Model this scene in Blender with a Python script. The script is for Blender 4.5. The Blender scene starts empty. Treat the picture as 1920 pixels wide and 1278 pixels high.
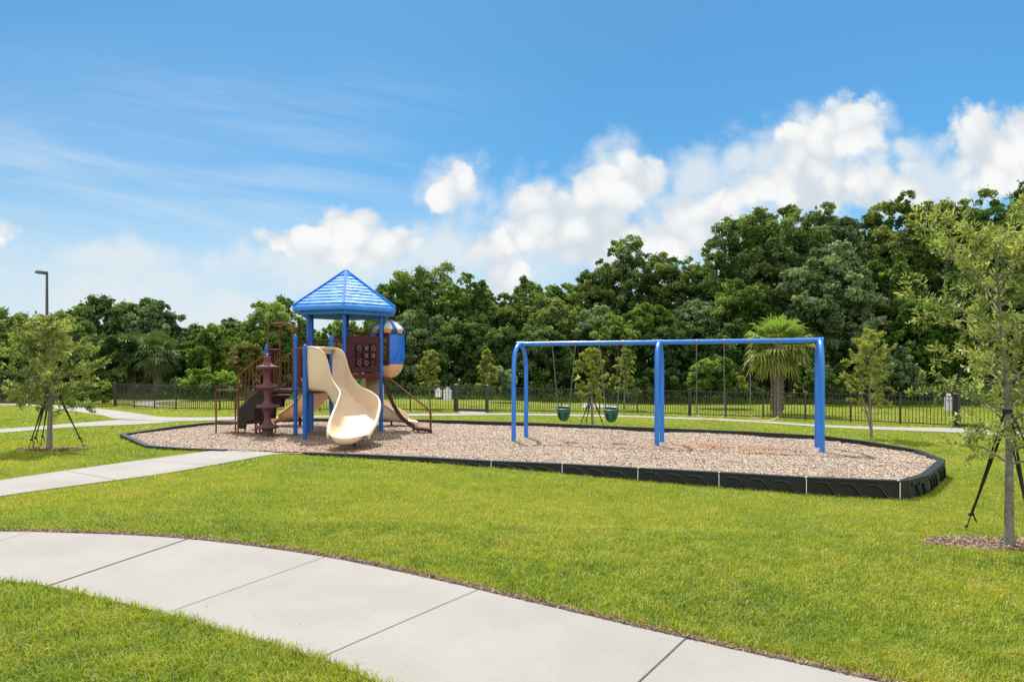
import bpy, bmesh, math, random
import numpy as np
from mathutils import Vector, Matrix

R = math.radians
PI = math.pi
sc = bpy.context.scene
col = sc.collection

# ------------------------------------------------------------------ camera
HC, F, YH = 1.6, 1280.0, 694.0           # eye height, focal length in photo pixels, horizon row
cd = bpy.data.cameras.new("camera")
cam = bpy.data.objects.new("camera", cd)
col.objects.link(cam)
cam.location = (0, 0, HC)
cam.rotation_euler = (R(90), 0, 0)
cd.sensor_width = 36.0
cd.lens = 24.0
cd.shift_y = 55.0 / 1920.0
cd.clip_start = 0.1
cd.clip_end = 3000.0
sc.camera = cam

# ------------------------------------------------------------------ light
SUN_EL, SUN_AZ = 58.0, -14.0             # azimuth measured from the view direction, negative = left
sd = bpy.data.lights.new("sun", 'SUN')
sd.energy = 4.0
sd.angle = R(0.53)
sd.color = (1.0, 0.955, 0.88)
sun = bpy.data.objects.new("sun", sd)
col.objects.link(sun)
to_sun = Vector((math.sin(R(SUN_AZ)) * math.cos(R(SUN_EL)), math.cos(R(SUN_AZ)) * math.cos(R(SUN_EL)), math.sin(R(SUN_EL))))
sun.rotation_euler = to_sun.to_track_quat('Z', 'Y').to_euler()
sun.location = (0, 0, 30)

sc.view_settings.view_transform = 'Standard'
sc.view_settings.look = 'None'
sc.view_settings.exposure = 1.0
sc.view_settings.gamma = 1.0
sc.render.engine = 'CYCLES'
sc.cycles.use_denoising = True
sc.cycles.max_bounces = 8
sc.cycles.diffuse_bounces = 3
sc.cycles.glossy_bounces = 3
sc.cycles.transmission_bounces = 4
sc.cycles.transparent_max_bounces = 8

# ------------------------------------------------------------------ sky and clouds (by direction, at infinity)
world = bpy.data.worlds.new("World")
sc.world = world
world.use_nodes = True
wt = world.node_tree
wt.nodes.clear()


class NG:
    """small helper for chaining shader nodes"""
    def __init__(self, tree):
        self.t = tree

    def n(self, typ, **kw):
        nd = self.t.nodes.new(typ)
        for k, v in kw.items():
            setattr(nd, k, v)
        return nd

    def put(self, sock, v):
        if isinstance(v, bpy.types.NodeSocket):
            self.t.links.new(v, sock)
        elif v is not None:
            sock.default_value = v

    def m(self, op, a, b=None, c=None, clamp=False):
        nd = self.n('ShaderNodeMath', operation=op, use_clamp=clamp)
        for i, v in enumerate((a, b, c)):
            self.put(nd.inputs[i], v)
        return nd.outputs[0]

    def vm(self, op, a, b=None, c=None):
        nd = self.n('ShaderNodeVectorMath', operation=op)
        for i, v in enumerate((a, b, c)):
            self.put(nd.inputs[i], v)
        return nd.outputs['Value'] if op in ('LENGTH', 'DOT_PRODUCT', 'DISTANCE') else nd.outputs['Vector']

    def noise(self, vec, scale, detail=4.0, rough=0.5, dist=0.0):
        nd = self.n('ShaderNodeTexNoise')
        self.put(nd.inputs['Vector'], vec)
        nd.inputs['Scale'].default_value = scale
        nd.inputs['Detail'].default_value = detail
        nd.inputs['Roughness'].default_value = rough
        nd.inputs['Distortion'].default_value = dist
        return nd

    def ramp(self, fac, stops, interp='LINEAR'):
        nd = self.n('ShaderNodeValToRGB')
        cr = nd.color_ramp
        cr.interpolation = interp
        while len(cr.elements) < len(stops):
            cr.elements.new(0.5)
        for e, (p, c) in zip(cr.elements, stops):
            e.position = p
            e.color = c if len(c) == 4 else (*c, 1)
        self.put(nd.inputs[0], fac)
        return nd.outputs['Color']

    def maprange(self, v, a, b, c=0.0, d=1.0, smooth=True):
        nd = self.n('ShaderNodeMapRange', interpolation_type='SMOOTHSTEP' if smooth else 'LINEAR')
        for i, x in enumerate((v, a, b, c, d)):
            self.put(nd.inputs[i], x)
        return nd.outputs[0]

    def mix(self, fac, a, b, blend='MIX'):
        nd = self.n('ShaderNodeMix', data_type='RGBA', blend_type=blend)
        self.put(nd.inputs[0], fac)
        self.put(nd.inputs[6], a)
        self.put(nd.inputs[7], b)
        return nd.outputs[2]


w = NG(wt)
sky = w.n('ShaderNodeTexSky', sky_type='NISHITA')
sky.sun_disc = False
sky.sun_elevation = R(SUN_EL)
sky.sun_rotation = R(SUN_AZ)
sky.air_density = 1.0
sky.dust_density = 0.6
sky.ozone_density = 1.6
tc = w.n('ShaderNodeTexCoord')
sp = w.n('ShaderNodeSeparateXYZ')
wt.links.new(tc.outputs['Generated'], sp.inputs[0])
yy = w.m('MAXIMUM', sp.outputs[1], 0.12)
cu = w.m('DIVIDE', sp.outputs[0], yy)
cv = w.m('DIVIDE', sp.outputs[2], yy)
cmb = w.n('ShaderNodeCombineXYZ')
w.put(cmb.inputs[0], cu)
w.put(cmb.inputs[1], cv)
UV = cmb.outputs[0]
warp = w.noise(UV, 7.0, 6.0, 0.6)
wv = w.vm('SUBTRACT', warp.outputs['Color'], (0.5, 0.5, 0.5))
UVd = w.vm('MULTIPLY_ADD', wv, (0.075, 0.06, 0.0), UV)
fb0 = w.noise(UV, 11.0, 12.0, 0.62).outputs['Fac']
vor = w.n('ShaderNodeTexVoronoi', feature='SMOOTH_F1')
w.put(vor.inputs['Vector'], UVd)
vor.inputs['Scale'].default_value = 30.0
vor.inputs['Detail'].default_value = 0.0
vor.inputs['Smoothness'].default_value = 0.25
billow = w.m('SUBTRACT', 1.06, w.m('MULTIPLY', vor.outputs['Distance'], 1.1))
fb = w.m('ADD', w.m('MULTIPLY', fb0, 0.80), w.m('MULTIPLY', billow, 0.20))


def cloud(blobs, k, lo, hi, sm=0.12):
    acc = None
    for (x, y, a, b) in blobs:
        ui, vi, a, b = (x - 960) / F, (YH - y) / F, a / F, b / F
        p = w.vm('MULTIPLY_ADD', UVd, (1 / a, 1 / b, 0), (-ui / a, -vi / b, 0))
        ln = w.vm('LENGTH', p)
        acc = ln if acc is None else w.m('SMOOTH_MIN', acc, ln, sm)
    d = w.m('SUBTRACT', 1.0, acc)
    d2 = w.m('MULTIPLY_ADD', w.m('SUBTRACT', fb, 0.5), k, d)
    return w.maprange(d2, lo, hi), d2


crisp = [(862, 336, 44, 34), (826, 372, 36, 34), (585, 462, 130, 44), (540, 462, 60, 30), (662, 432, 75, 58), (720, 462, 80, 40), (1010, 420, 75, 95), (1065, 430, 90, 100),
         (1130, 375, 80, 80), (1215, 320, 70, 65), (1120, 460, 150, 75), (1260, 450, 110, 70), (925, 470, 75, 55),
         (945, 520, 70, 45), (1590, 255, 80, 95), (1520, 285, 105, 70), (1480, 350, 110, 60), (1600, 345, 140, 80),
         (1690, 360, 90, 50), (1850, 275, 115, 90), (1900, 310, 130, 90), (1960, 260, 120, 90), (1300, 400, 90, 60),
         (1360, 390, 80, 60), (2150, 300, 200, 90), (-150, 420, 200, 70)]
soft = [(850, 350, 90, 72), (200, 480, 110, 50), (290, 600, 200, 80), (1390, 300, 65, 50), (1300, 330, 150, 90), (1440, 300, 110, 80),
        (1700, 275, 80, 45), (250, 480, 120, 55), (300, 540, 150, 70), (420, 570, 120, 50), (560, 500, 280, 60), (860, 480, 260, 90),
        (1330, 400, 320, 150), (1030, 440, 240, 150), (200, 550, 240, 80), (1760, 330, 170, 110), (1180, 330, 140, 110), (1560, 300, 200, 150)]
a1, d1 = cloud(crisp, 1.75, 0.10, 0.42)
a2, d2 = cloud(soft, 1.7, 0.05, 0.80)
a2 = w.m('MULTIPLY', a2, 0.88)
# thin streaks high on the left
rotm = w.n('ShaderNodeMapping')
w.put(rotm.inputs[0], UV)
rotm.inputs['Rotation'].default_value = (0, 0, R(10))
strm = w.vm('MULTIPLY', rotm.outputs[0], (1.5, 12.0, 1.0))
st = w.noise(strm, 1.5, 7.0, 0.6, 0.5).outputs['Fac']
st = w.maprange(st, 0.42, 0.72)
mask = w.m('MULTIPLY', w.maprange(cu, 0.15, -0.45), w.maprange(cv, 0.52, 0.26))
a3 = w.m('MULTIPLY', w.m('MULTIPLY', st, mask), 0.40)
leftv = w.m('MULTIPLY', w.m('MULTIPLY', w.maprange(cu, 0.12, -0.80), w.maprange(cv, 0.62, 0.10)), 0.33)
hz = w.m('MULTIPLY', w.maprange(cv, 0.30, 0.02), 0.86)
inv = None
for a in (a1, a2, a3, leftv, hz):
    q = w.m('SUBTRACT', 1.0, a)
    inv = q if inv is None else w.m('MULTIPLY', inv, q)
alpha = w.m('SUBTRACT', 1.0, inv, clamp=True)
shade = w.noise(UVd, 9.0, 8.0, 0.55).outputs['Fac']
body = w.maprange(w.m('MULTIPLY_ADD', d1, 0.10, w.m('ADD', w.m('MULTIPLY', shade, 0.75), w.m('MULTIPLY', billow, 0.28))), 0.40, 0.70)
ccol = w.mix(body, (0.66, 0.735, 0.80, 1), (0.95, 0.95, 0.945, 1))
ccol = w.mix(w.m('SUBTRACT', 1.0, a1), ccol, (0.75, 0.83, 0.88, 1))
skyc = w.mix(1.0, sky.outputs[0], (0.37, 0.80, 0.99, 1), 'MULTIPLY')
skyc = w.vm('MULTIPLY', skyc, w.ramp(w.maprange(cu, 0.05, 0.75), [(0.0, (0.5, 0.5, 0.5)), (1.0, (0.60, 0.60, 0.59))]))
skyc = w.vm('MULTIPLY', skyc, (2.0, 2.0, 2.0))
b1 = w.n('ShaderNodeBackground')
b1.inputs[1].default_value = 0.06
wt.links.new(skyc, b1.inputs[0])
b2 = w.n('ShaderNodeBackground')
b2.inputs[1].default_value = 0.5
wt.links.new(ccol, b2.inputs[0])
# unseen bright clouds overhead and behind the viewer, added for fill light
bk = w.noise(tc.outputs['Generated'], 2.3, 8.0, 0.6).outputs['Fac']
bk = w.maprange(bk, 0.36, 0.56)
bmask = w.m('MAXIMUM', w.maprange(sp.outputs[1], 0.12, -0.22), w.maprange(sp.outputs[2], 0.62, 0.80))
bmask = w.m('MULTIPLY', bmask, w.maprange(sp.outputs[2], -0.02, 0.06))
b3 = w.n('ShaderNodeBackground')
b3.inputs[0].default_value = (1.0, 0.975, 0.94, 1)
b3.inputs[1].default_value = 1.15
mxs = w.n('ShaderNodeMixShader')
wt.links.new(alpha, mxs.inputs[0])
wt.links.new(b1.outputs[0], mxs.inputs[1])
wt.links.new(b2.outputs[0], mxs.inputs[2])
wo = w.n('ShaderNodeOutputWorld')
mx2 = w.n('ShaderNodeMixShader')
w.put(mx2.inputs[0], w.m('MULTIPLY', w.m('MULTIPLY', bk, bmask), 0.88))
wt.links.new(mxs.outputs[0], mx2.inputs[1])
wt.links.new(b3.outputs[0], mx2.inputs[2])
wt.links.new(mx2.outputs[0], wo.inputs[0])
world.cycles.sampling_method = 'MANUAL'
world.cycles.sample_map_resolution = 512

# ------------------------------------------------------------------ terrain and pixel helpers
TX = np.array([-400, -6.0, -4.0, -0.4, 0.84, 2.0, 3.2, 5.5, 8.0, 400])
TZ = np.array([-0.03, -0.03, -0.035, -0.085, -0.135, -0.175, -0.205, -0.243, -0.25, -0.25])


def T(x):
    return float(np.interp(x, TX, TZ))


def atZ(px, py, Z):
    """point at depth Z on the line of sight of photo pixel (px, py)"""
    return Vector(((px - 960) * Z / F, Z, HC + (YH - py) * Z / F))


def atz(px, py, z=0.0):
    """point where the line of sight meets the level z"""
    return atZ(px, py, (HC - z) * F / (py - YH))


def gnd(px, py, dz=0.0):
    """point on the lawn"""
    z = -0.1
    for _ in range(12):
        p = atz(px, py, z + dz)
        z = T(p.x)
    return Vector((p.x, p.y, z + dz))


# ------------------------------------------------------------------ object helpers
ORG = {}


def tag(o, label=None, cat=None, group=None, kind=None):
    if label:
        o['label'] = label
    if cat:
        o['category'] = cat
    if group:
        o['group'] = group
    if kind:
        o['kind'] = kind
    return o


def thing(name, loc, label, cat, group=None):
    o = bpy.data.objects.new(name, None)
    o.empty_display_size = 0.2
    col.objects.link(o)
    o.location = loc
    ORG[o.name] = Vector(loc)
    return tag(o, label, cat, group)


def finish(name, me, mat, parent=None, smooth=True):
    for m in (mat if isinstance(mat, (list, tuple)) else [mat]):
        me.materials.append(m)
    o = bpy.data.objects.new(name, me)
    col.objects.link(o)
    if parent is not None:
        o.parent = parent
        ORG[o.name] = ORG[parent.name]
    else:
        ORG[o.name] = Vector((0, 0, 0))
    if smooth:
        me.polygons.foreach_set('use_smooth', np.ones(len(me.polygons), dtype=bool))
    return o


def np_mesh(name, V, loops, counts, tint=None):
    """mesh from numpy arrays; tint is a per-vertex value"""
    me = bpy.data.meshes.new(name)
    V = np.ascontiguousarray(V, dtype=np.float32)
    loops = np.ascontiguousarray(loops, dtype=np.int32)
    counts = np.ascontiguousarray(counts, dtype=np.int32)
    me.vertices.add(len(V))
    me.vertices.foreach_set('co', V.ravel())
    me.loops.add(len(loops))
    me.loops.foreach_set('vertex_index', loops)
    me.polygons.add(len(counts))
    st_ = np.zeros(len(counts), dtype=np.int32)
    st_[1:] = np.cumsum(counts)[:-1]
    me.polygons.foreach_set('loop_start', st_)
    if tint is not None:
        at = me.attributes.new('tint', 'FLOAT', 'POINT')
        at.data.foreach_set('value', np.ascontiguousarray(tint, dtype=np.float32))
    me.update(calc_edges=True)
    return me


class MB:
    """collects boxes, tubes, lathes and sheets into one mesh"""
    def __init__(self):
        self.v, self.f, self.mi = [], [], []

    def add(self, vs, fs, mi=0):
        o = len(self.v)
        self.v += [tuple(p) for p in vs]
        for f in fs:
            self.f.append([i + o for i in f])
            self.mi.append(mi)

    def box(self, c, s, ax=None, mi=0, bev=0.0):
        """box with centre c, full size s, axes ax (3 vectors)"""
        ax = ax or (Vector((1, 0, 0)), Vector((0, 1, 0)), Vector((0, 0, 1)))
        c = Vector(c)
        h = [Vector(a) * (q / 2) for a, q in zip(ax, s)]
        vs = [c + h[0] * i + h[1] * j + h[2] * k for k in (-1, 1) for j in (-1, 1) for i in (-1, 1)]
        self.add(vs, [(0, 2, 3, 1), (4, 5, 7, 6), (0, 1, 5, 4), (2, 6, 7, 3), (0, 4, 6, 2), (1, 3, 7, 5)], mi)

    def bar(self, p, q, wd, th, up=(0, 0, 1), mi=0):
        """rectangular bar from p to q; wd across (up x dir), th along up"""
        p, q = Vector(p), Vector(q)
        d = (q - p)
        L = d.length
        d.normalize()
        u = Vector(up)
        s = d.cross(u)
        if s.length < 1e-5:
            s = d.cross(Vector((1, 0, 0)))
        s.normalize()
        u = s.cross(d)
        self.box((p + q) / 2, (L, wd, th), (d, s, u), mi)

    def tube(self, pts, r, n=10, caps=True, mi=0):
        pts = [Vector(p) for p in pts]
        rs = r if isinstance(r, (list, tuple)) else [r] * len(pts)
        vs, fs = [], []
        up = None
        for i, p in enumerate(pts):
            d = (pts[min(i + 1, len(pts) - 1)] - pts[max(i - 1, 0)]).normalized()
            if up is None:
                up = Vector((0, 0, 1)) if abs(d.z) < 0.9 else Vector((1, 0, 0))
            s = d.cross(up)
            if s.length < 1e-6:
                s = d.orthogonal()
            s.normalize()
            up = s.cross(d).normalized()
            for k in range(n):
                a = 2 * PI * k / n
                vs.append(p + (s * math.cos(a) + up * math.sin(a)) * rs[i])
        for i in range(len(pts) - 1):
            for k in range(n):
                a, b = i * n + k, i * n + (k + 1) % n
                fs.append((a, b, b + n, a + n))
        if caps:
            fs.append(tuple(range(n))[::-1])
            fs.append(tuple((len(pts) - 1) * n + k for k in range(n)))
        self.add(vs, fs, mi)

    def lathe(self, c, prof, n=24, a0=0.0, a1=2 * PI, mi=0, mif=None):
        """profile of (radius, z) turned about the vertical axis through c"""
        full = abs(a1 - a0 - 2 * PI) < 1e-6
        m = n if full else n + 1
        vs, fs, mis = [], [], []
        for (r_, z_) in prof:
            for k in range(m):
                a = a0 + (a1 - a0) * k / n
                vs.append((c[0] + r_ * math.cos(a), c[1] + r_ * math.sin(a), c[2] + z_))
        o = len(self.v)
        self.v += vs
        for i in range(len(prof) - 1):
            for k in range(n):
                k2 = (k + 1) % m
                self.f.append([o + i * m + k, o + i * m + k2, o + (i + 1) * m + k2, o + (i + 1) * m + k])
                self.mi.append(mif(i, k) if mif else mi)

    def prism(self, poly, z0, z1, mi=0):
        """vertical prism over a plan polygon; z0, z1 numbers or per-point lists"""
        n = len(poly)
        z0 = z0 if isinstance(z0, (list, tuple)) else [z0] * n
        z1 = z1 if isinstance(z1, (list, tuple)) else [z1] * n
        vs = [(p[0], p[1], z) for p, z in zip(poly, z0)] + [(p[0], p[1], z) for p, z in zip(poly, z1)]
        fs = [tuple(range(n))[::-1], tuple(range(n, 2 * n))]
        fs += [(i, (i + 1) % n, n + (i + 1) % n, n + i) for i in range(n)]
        self.add(vs, fs, mi)

    def sheet(self, rows, mi=0):
        n = len(rows[0])
        vs = [p for r_ in rows for p in r_]
        fs = [(i * n + k, i * n + k + 1, (i + 1) * n + k + 1, (i + 1) * n + k) for i in range(len(rows) - 1) for k in range(n - 1)]
        self.add(vs, fs, mi)

    def build(self, name, mat, parent=None, smooth=False, bevel=0.0, segs=2, autosmooth=None):
        o_ = ORG[parent.name] if parent is not None else Vector((0, 0, 0))
        me = bpy.data.meshes.new(name)
        me.from_pydata([(x - o_.x, y - o_.y, z - o_.z) for x, y, z in self.v], [], self.f)
        me.polygons.foreach_set('material_index', self.mi)
        bm = bmesh.new()
        bm.from_mesh(me)
        bmesh.ops.recalc_face_normals(bm, faces=bm.faces)
        if bevel > 0:
            es = [e for e in bm.edges if len(e.link_faces) == 2 and e.calc_face_angle(0) > 0.6]
            bmesh.ops.bevel(bm, geom=es, offset=bevel, segments=segs, affect='EDGES', profile=0.6, clamp_overlap=True)
        if smooth:
            for f_ in bm.faces:
                f_.smooth = True
            for e in bm.edges:
                if len(e.link_faces) == 2 and e.calc_face_angle(0) > (autosmooth or 0.7):
                    e.smooth = False
        bm.to_mesh(me)
        bm.free()
        return finish(name, me, mat, parent, smooth=False)


def copy_tree(o, parent=None):
    c = o.copy()
    col.objects.link(c)
    if parent is not None:
        c.parent = parent
    for ch in list(o.children):
        copy_tree(ch, c)
    return c


def spline(pts, n=8):
    """Catmull-Rom through pts"""
    P = [Vector(p) for p in pts]
    P = [P[0] * 2 - P[1]] + P + [P[-1] * 2 - P[-2]]
    out = []
    for i in range(1, len(P) - 2):
        for k in range(n):
            t = k / n
            a, b, c_, d = P[i - 1], P[i], P[i + 1], P[i + 2]
            out.append(0.5 * ((2 * b) + (c_ - a) * t + (2 * a - 5 * b + 4 * c_ - d) * t * t + (3 * b - a - 3 * c_ + d) * t ** 3))
    out.append(P[-2])
    return out


# ------------------------------------------------------------------ materials
def mat(name, c, rough=0.5, var=0.12, scale=6.0, bump=0.0, bscale=40.0, spec=0.5, metal=0.0, coat=0.0, c2=None, detail=6.0):
    m_ = bpy.data.materials.new(name)
    m_.use_nodes = True
    g = NG(m_.node_tree)
    p = m_.node_tree.nodes['Principled BSDF']
    co = g.n('ShaderNodeTexCoord').outputs['Object']
    nz = g.noise(co, scale, detail, 0.6).outputs['Fac']
    hi = c2 or tuple(min(1, q * (1 + var)) for q in c)
    lo = c if c2 else tuple(q * (1 - var) for q in c)
    g.put(p.inputs['Base Color'], g.ramp(nz, [(0.3, lo), (0.7, hi)]))
    g.put(p.inputs['Roughness'], g.maprange(g.noise(co, scale * 2.3, 4, 0.6).outputs['Fac'], 0.3, 0.7, max(0.03, rough - 0.08), min(1, rough + 0.1), False))
    p.inputs['Specular IOR Level'].default_value = spec
    p.inputs['Metallic'].default_value = metal
    p.inputs['Coat Weight'].default_value = coat
    p.inputs['Coat Roughness'].default_value = 0.15
    if bump > 0:
        b = g.n('ShaderNodeBump')
        b.inputs['Strength'].default_value = bump
        b.inputs['Distance'].default_value = 0.01
        g.put(b.inputs['Height'], g.noise(co, bscale, 6, 0.65).outputs['Fac'])
        g.put(p.inputs['Normal'], b.outputs[0])
    return m_


def leaf_mat(name, stops, trans=0.35, rough=0.6, spec=0.08):
    """foliage: colour from each leaf's own tint, part of the light passing through"""
    m_ = bpy.data.materials.new(name)
    m_.use_nodes = True
    g = NG(m_.node_tree)
    p = m_.node_tree.nodes['Principled BSDF']
    at = g.n('ShaderNodeAttribute', attribute_name='tint')
    c = g.ramp(at.outputs['Fac'], stops)
    g.put(p.inputs['Base Color'], c)
    p.inputs['Roughness'].default_value = rough
    p.inputs['Specular IOR Level'].default_value = spec
    tr = g.n('ShaderNodeBsdfTranslucent')
    g.put(tr.inputs[0], g.mix(1.0, c, (1.2, 1.25, 0.65, 1), 'MULTIPLY'))
    mx = g.n('ShaderNodeMixShader')
    mx.inputs[0].default_value = trans
    m_.node_tree.links.new(p.outputs[0], mx.inputs[1])
    m_.node_tree.links.new(tr.outputs[0], mx.inputs[2])
    out = m_.node_tree.nodes['Material Output']
    m_.node_tree.links.new(mx.outputs[0], out.inputs[0])
    return m_


M = {}
M['blue_post'] = mat('blue_post_paint', (0.008, 0.098, 0.40), 0.36, 0.08, 5, 0.05, 120, spec=0.4)
M['blue_swing'] = mat('blue_swing_paint', (0.018, 0.155, 0.55), 0.30, 0.08, 4, 0.04, 120)
M['blue_roof'] = mat('blue_roof_plastic', (0.025, 0.185, 0.58), 0.48, 0.10, 3, 0.05, 90, spec=0.4)
M['blue_trim'] = mat('blue_trim_plastic', (0.02, 0.15, 0.54), 0.7, 0.08, 3, spec=0.12)
M['blue_panel'] = mat('blue_panel_plastic', (0.012, 0.13, 0.55), 0.38, 0.08, 4)
M['maroon'] = mat('maroon_plastic', (0.056, 0.013, 0.023), 0.6, 0.15, 5, spec=0.2)
M['dark_red'] = mat('dark_red_coated_steel', (0.115, 0.014, 0.010), 0.55, 0.15, 6, spec=0.2)
M['brown'] = mat('brown_painted_steel', (0.145, 0.042, 0.016), 0.5, 0.18, 8, spec=0.25)
M['dark_brown'] = mat('dark_brown_steel', (0.045, 0.014, 0.010), 0.5, 0.2, 8, spec=0.25)
M['mauve'] = mat('faded_mauve_plastic', (0.10, 0.040, 0.047), 0.65, 0.2, 7, 0.1, 60, spec=0.2, c2=(0.155, 0.070, 0.077))
M['tan'] = mat('tan_slide_plastic', (0.58, 0.45, 0.305), 0.40, 0.06, 2.5, 0.03, 60, spec=0.4)
M['tan_orange'] = mat('orange_tan_plastic', (0.62, 0.36, 0.17), 0.4, 0.06, 3)
M['white_plastic'] = mat('white_plastic', (0.80, 0.79, 0.76), 0.45, 0.05, 5)
M['orange_plastic'] = mat('orange_plastic', (0.70, 0.30, 0.05), 0.45, 0.08, 5)
M['navy'] = mat('navy_plastic', (0.02, 0.05, 0.19), 0.45, 0.1, 5)
M['deck'] = mat('brown_deck_coating', (0.085, 0.05, 0.04), 0.75, 0.2, 9, 0.2, 80, spec=0.2)
M['stringer'] = mat('dark_grey_coated_steel', (0.030, 0.025, 0.021), 0.7, 0.2, 8, 0.1, 60, spec=0.15)
M['black'] = mat('black_rubber', (0.012, 0.012, 0.013), 0.5, 0.2, 10)
M['grey_mark'] = mat('grey_game_mark', (0.20, 0.18, 0.19), 0.55, 0.1, 10)
M['border'] = mat('black_border_plastic', (0.0085, 0.0105, 0.012), 0.42, 0.25, 14, 0.15, 70, spec=0.38)
M['chain'] = mat('galvanised_chain', (0.17, 0.17, 0.165), 0.4, 0.2, 30, metal=0.7)
M['green_seat'] = mat('green_rubber_seat', (0.006, 0.075, 0.046), 0.45, 0.15, 10)
M['tan_seat'] = mat('worn_tan_belt', (0.42, 0.23, 0.16), 0.6, 0.15, 10)
M['fence'] = mat('bronze_aluminium', (0.048, 0.045, 0.038), 0.5, 0.12, 6, spec=0.2)
M['white_sign'] = mat('white_sign_paint', (0.78, 0.79, 0.80), 0.5, 0.04, 4)
M['lamp'] = mat('dark_grey_lamp_metal', (0.06, 0.065, 0.075), 0.45, 0.1, 5)
M['strap'] = mat('black_webbing', (0.012, 0.012, 0.012), 0.8, 0.2, 60)
M['bark'] = mat('grey_brown_bark', (0.10, 0.085, 0.062), 0.9, 0.3, 22, 1.0, 45, c2=(0.25, 0.225, 0.18), detail=10)
M['forest_bark'] = mat('dark_forest_bark', (0.045, 0.036, 0.028), 0.95, 0.3, 6, 0.6, 18, c2=(0.12, 0.10, 0.08))
M['palm_bark'] = mat('palm_boot_bark', (0.12, 0.09, 0.06), 0.9, 0.3, 14, 0.6, 40, c2=(0.28, 0.235, 0.18))
M['soil'] = mat('dark_mulch_soil', (0.028, 0.017, 0.010), 0.95, 0.3, 18, 0.8, 60, c2=(0.10, 0.062, 0.040), detail=10)
# foliage palettes
M['oak_leaf'] = leaf_mat('young_oak_leaves', [(0.0, (0.06, 0.10, 0.024)), (0.45, (0.18, 0.235, 0.052)), (0.8, (0.39, 0.43, 0.13)), (1.0, (0.46, 0.30, 0.08))], 0.36, 0.5, 0.2)
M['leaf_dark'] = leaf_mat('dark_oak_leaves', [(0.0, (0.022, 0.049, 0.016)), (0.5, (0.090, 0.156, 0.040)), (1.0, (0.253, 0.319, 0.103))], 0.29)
M['leaf_blue'] = leaf_mat('bluish_green_leaves', [(0.0, (0.028, 0.056, 0.027)), (0.5, (0.099, 0.162, 0.066)), (1.0, (0.268, 0.339, 0.162))], 0.29)
M['leaf_mid'] = leaf_mat('mid_green_leaves', [(0.0, (0.029, 0.064, 0.016)), (0.5, (0.114, 0.190, 0.038)), (1.0, (0.286, 0.366, 0.093))], 0.33)
M['leaf_olive'] = leaf_mat('olive_leaves', [(0.0, (0.031, 0.057, 0.016)), (0.5, (0.114, 0.168, 0.038)), (1.0, (0.286, 0.327, 0.097))], 0.33)
M['leaf_bright'] = leaf_mat('bright_green_leaves', [(0.0, (0.036, 0.082, 0.013)), (0.5, (0.106, 0.188, 0.032)), (1.0, (0.246, 0.335, 0.075))], 0.37)
M['leaf_yellow'] = leaf_mat('yellow_green_leaves', [(0.0, (0.06, 0.075, 0.018)), (0.5, (0.17, 0.165, 0.045)), (1.0, (0.32, 0.27, 0.09))], 0.32)
M['leaf_sapling'] = leaf_mat('sapling_leaves', [(0.0, (0.07, 0.105, 0.022)), (0.5, (0.21, 0.25, 0.055)), (1.0, (0.40, 0.41, 0.12))], 0.38)
M['palm_dark'] = leaf_mat('shaded_palm_leaves', [(0.0, (0.15, 0.11, 0.055)), (0.25, (0.11, 0.10, 0.04)), (0.5, (0.06, 0.095, 0.028)), (1.0, (0.085, 0.145, 0.036))], 0.22)
M['palm_green'] = leaf_mat('palm_fan_leaves', [(0.0, (0.35, 0.20, 0.07)), (0.25, (0.30, 0.24, 0.065)), (0.5, (0.22, 0.235, 0.055)), (1.0, (0.155, 0.27, 0.045))], 0.32, 0.5)

# concrete
def concrete(name, base, hi):
    m_ = bpy.data.materials.new(name)
    m_.use_nodes = True
    g = NG(m_.node_tree)
    p = m_.node_tree.nodes['Principled BSDF']
    co = g.n('ShaderNodeTexCoord').outputs['Object']
    big = g.noise(co, 0.9, 5, 0.6).outputs['Fac']
    fine = g.noise(co, 60, 6, 0.7).outputs['Fac']
    brush = g.n('ShaderNodeMapping')
    g.put(brush.inputs[0], co)
    brush.inputs['Scale'].default_value = (4, 90, 1)
    br = g.noise(brush.outputs[0], 2.0, 4, 0.6).outputs['Fac']
    c = g.ramp(big, [(0.25, base), (0.5, tuple((a + b) / 2 for a, b in zip(base, hi))), (0.75, hi)])
    sp_ = g.maprange(g.noise(co, 7, 8, 0.75).outputs['Fac'], 0.62, 0.8)
    c = g.mix(g.m('MULTIPLY', sp_, 0.35), c, tuple(q * 0.62 for q in base) + (1,))
    c = g.mix(g.m('MULTIPLY', g.maprange(br, 0.35, 0.7), 0.10), c, (0.13, 0.122, 0.11, 1))
    c = g.mix(0.08, c, g.ramp(fine, [(0.35, (0.05, 0.048, 0.045)), (0.65, (0.36, 0.35, 0.33))]))
    spots = g.n('ShaderNodeTexVoronoi')
    g.put(spots.inputs['Vector'], co)
    spots.inputs['Scale'].default_value = 3.2
    dk = g.maprange(spots.outputs['Distance'], 0.045, 0.02)
    c = g.mix(g.m('MULTIPLY', dk, 0.75), c, (0.10, 0.09, 0.08, 1))
    g.put(p.inputs['Base Color'], c)
    p.inputs['Roughness'].default_value = 0.85
    p.inputs['Specular IOR Level'].default_value = 0.25
    b = g.n('ShaderNodeBump')
    b.inputs['Strength'].default_value = 0.25
    b.inputs['Distance'].default_value = 0.004
    g.put(b.inputs['Height'], g.m('ADD', fine, g.m('MULTIPLY', br, 0.6)))
    g.put(p.inputs['Normal'], b.outputs[0])
    return m_


M['concrete'] = concrete('pale_concrete', (0.198, 0.185, 0.165), (0.250, 0.243, 0.232))


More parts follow.
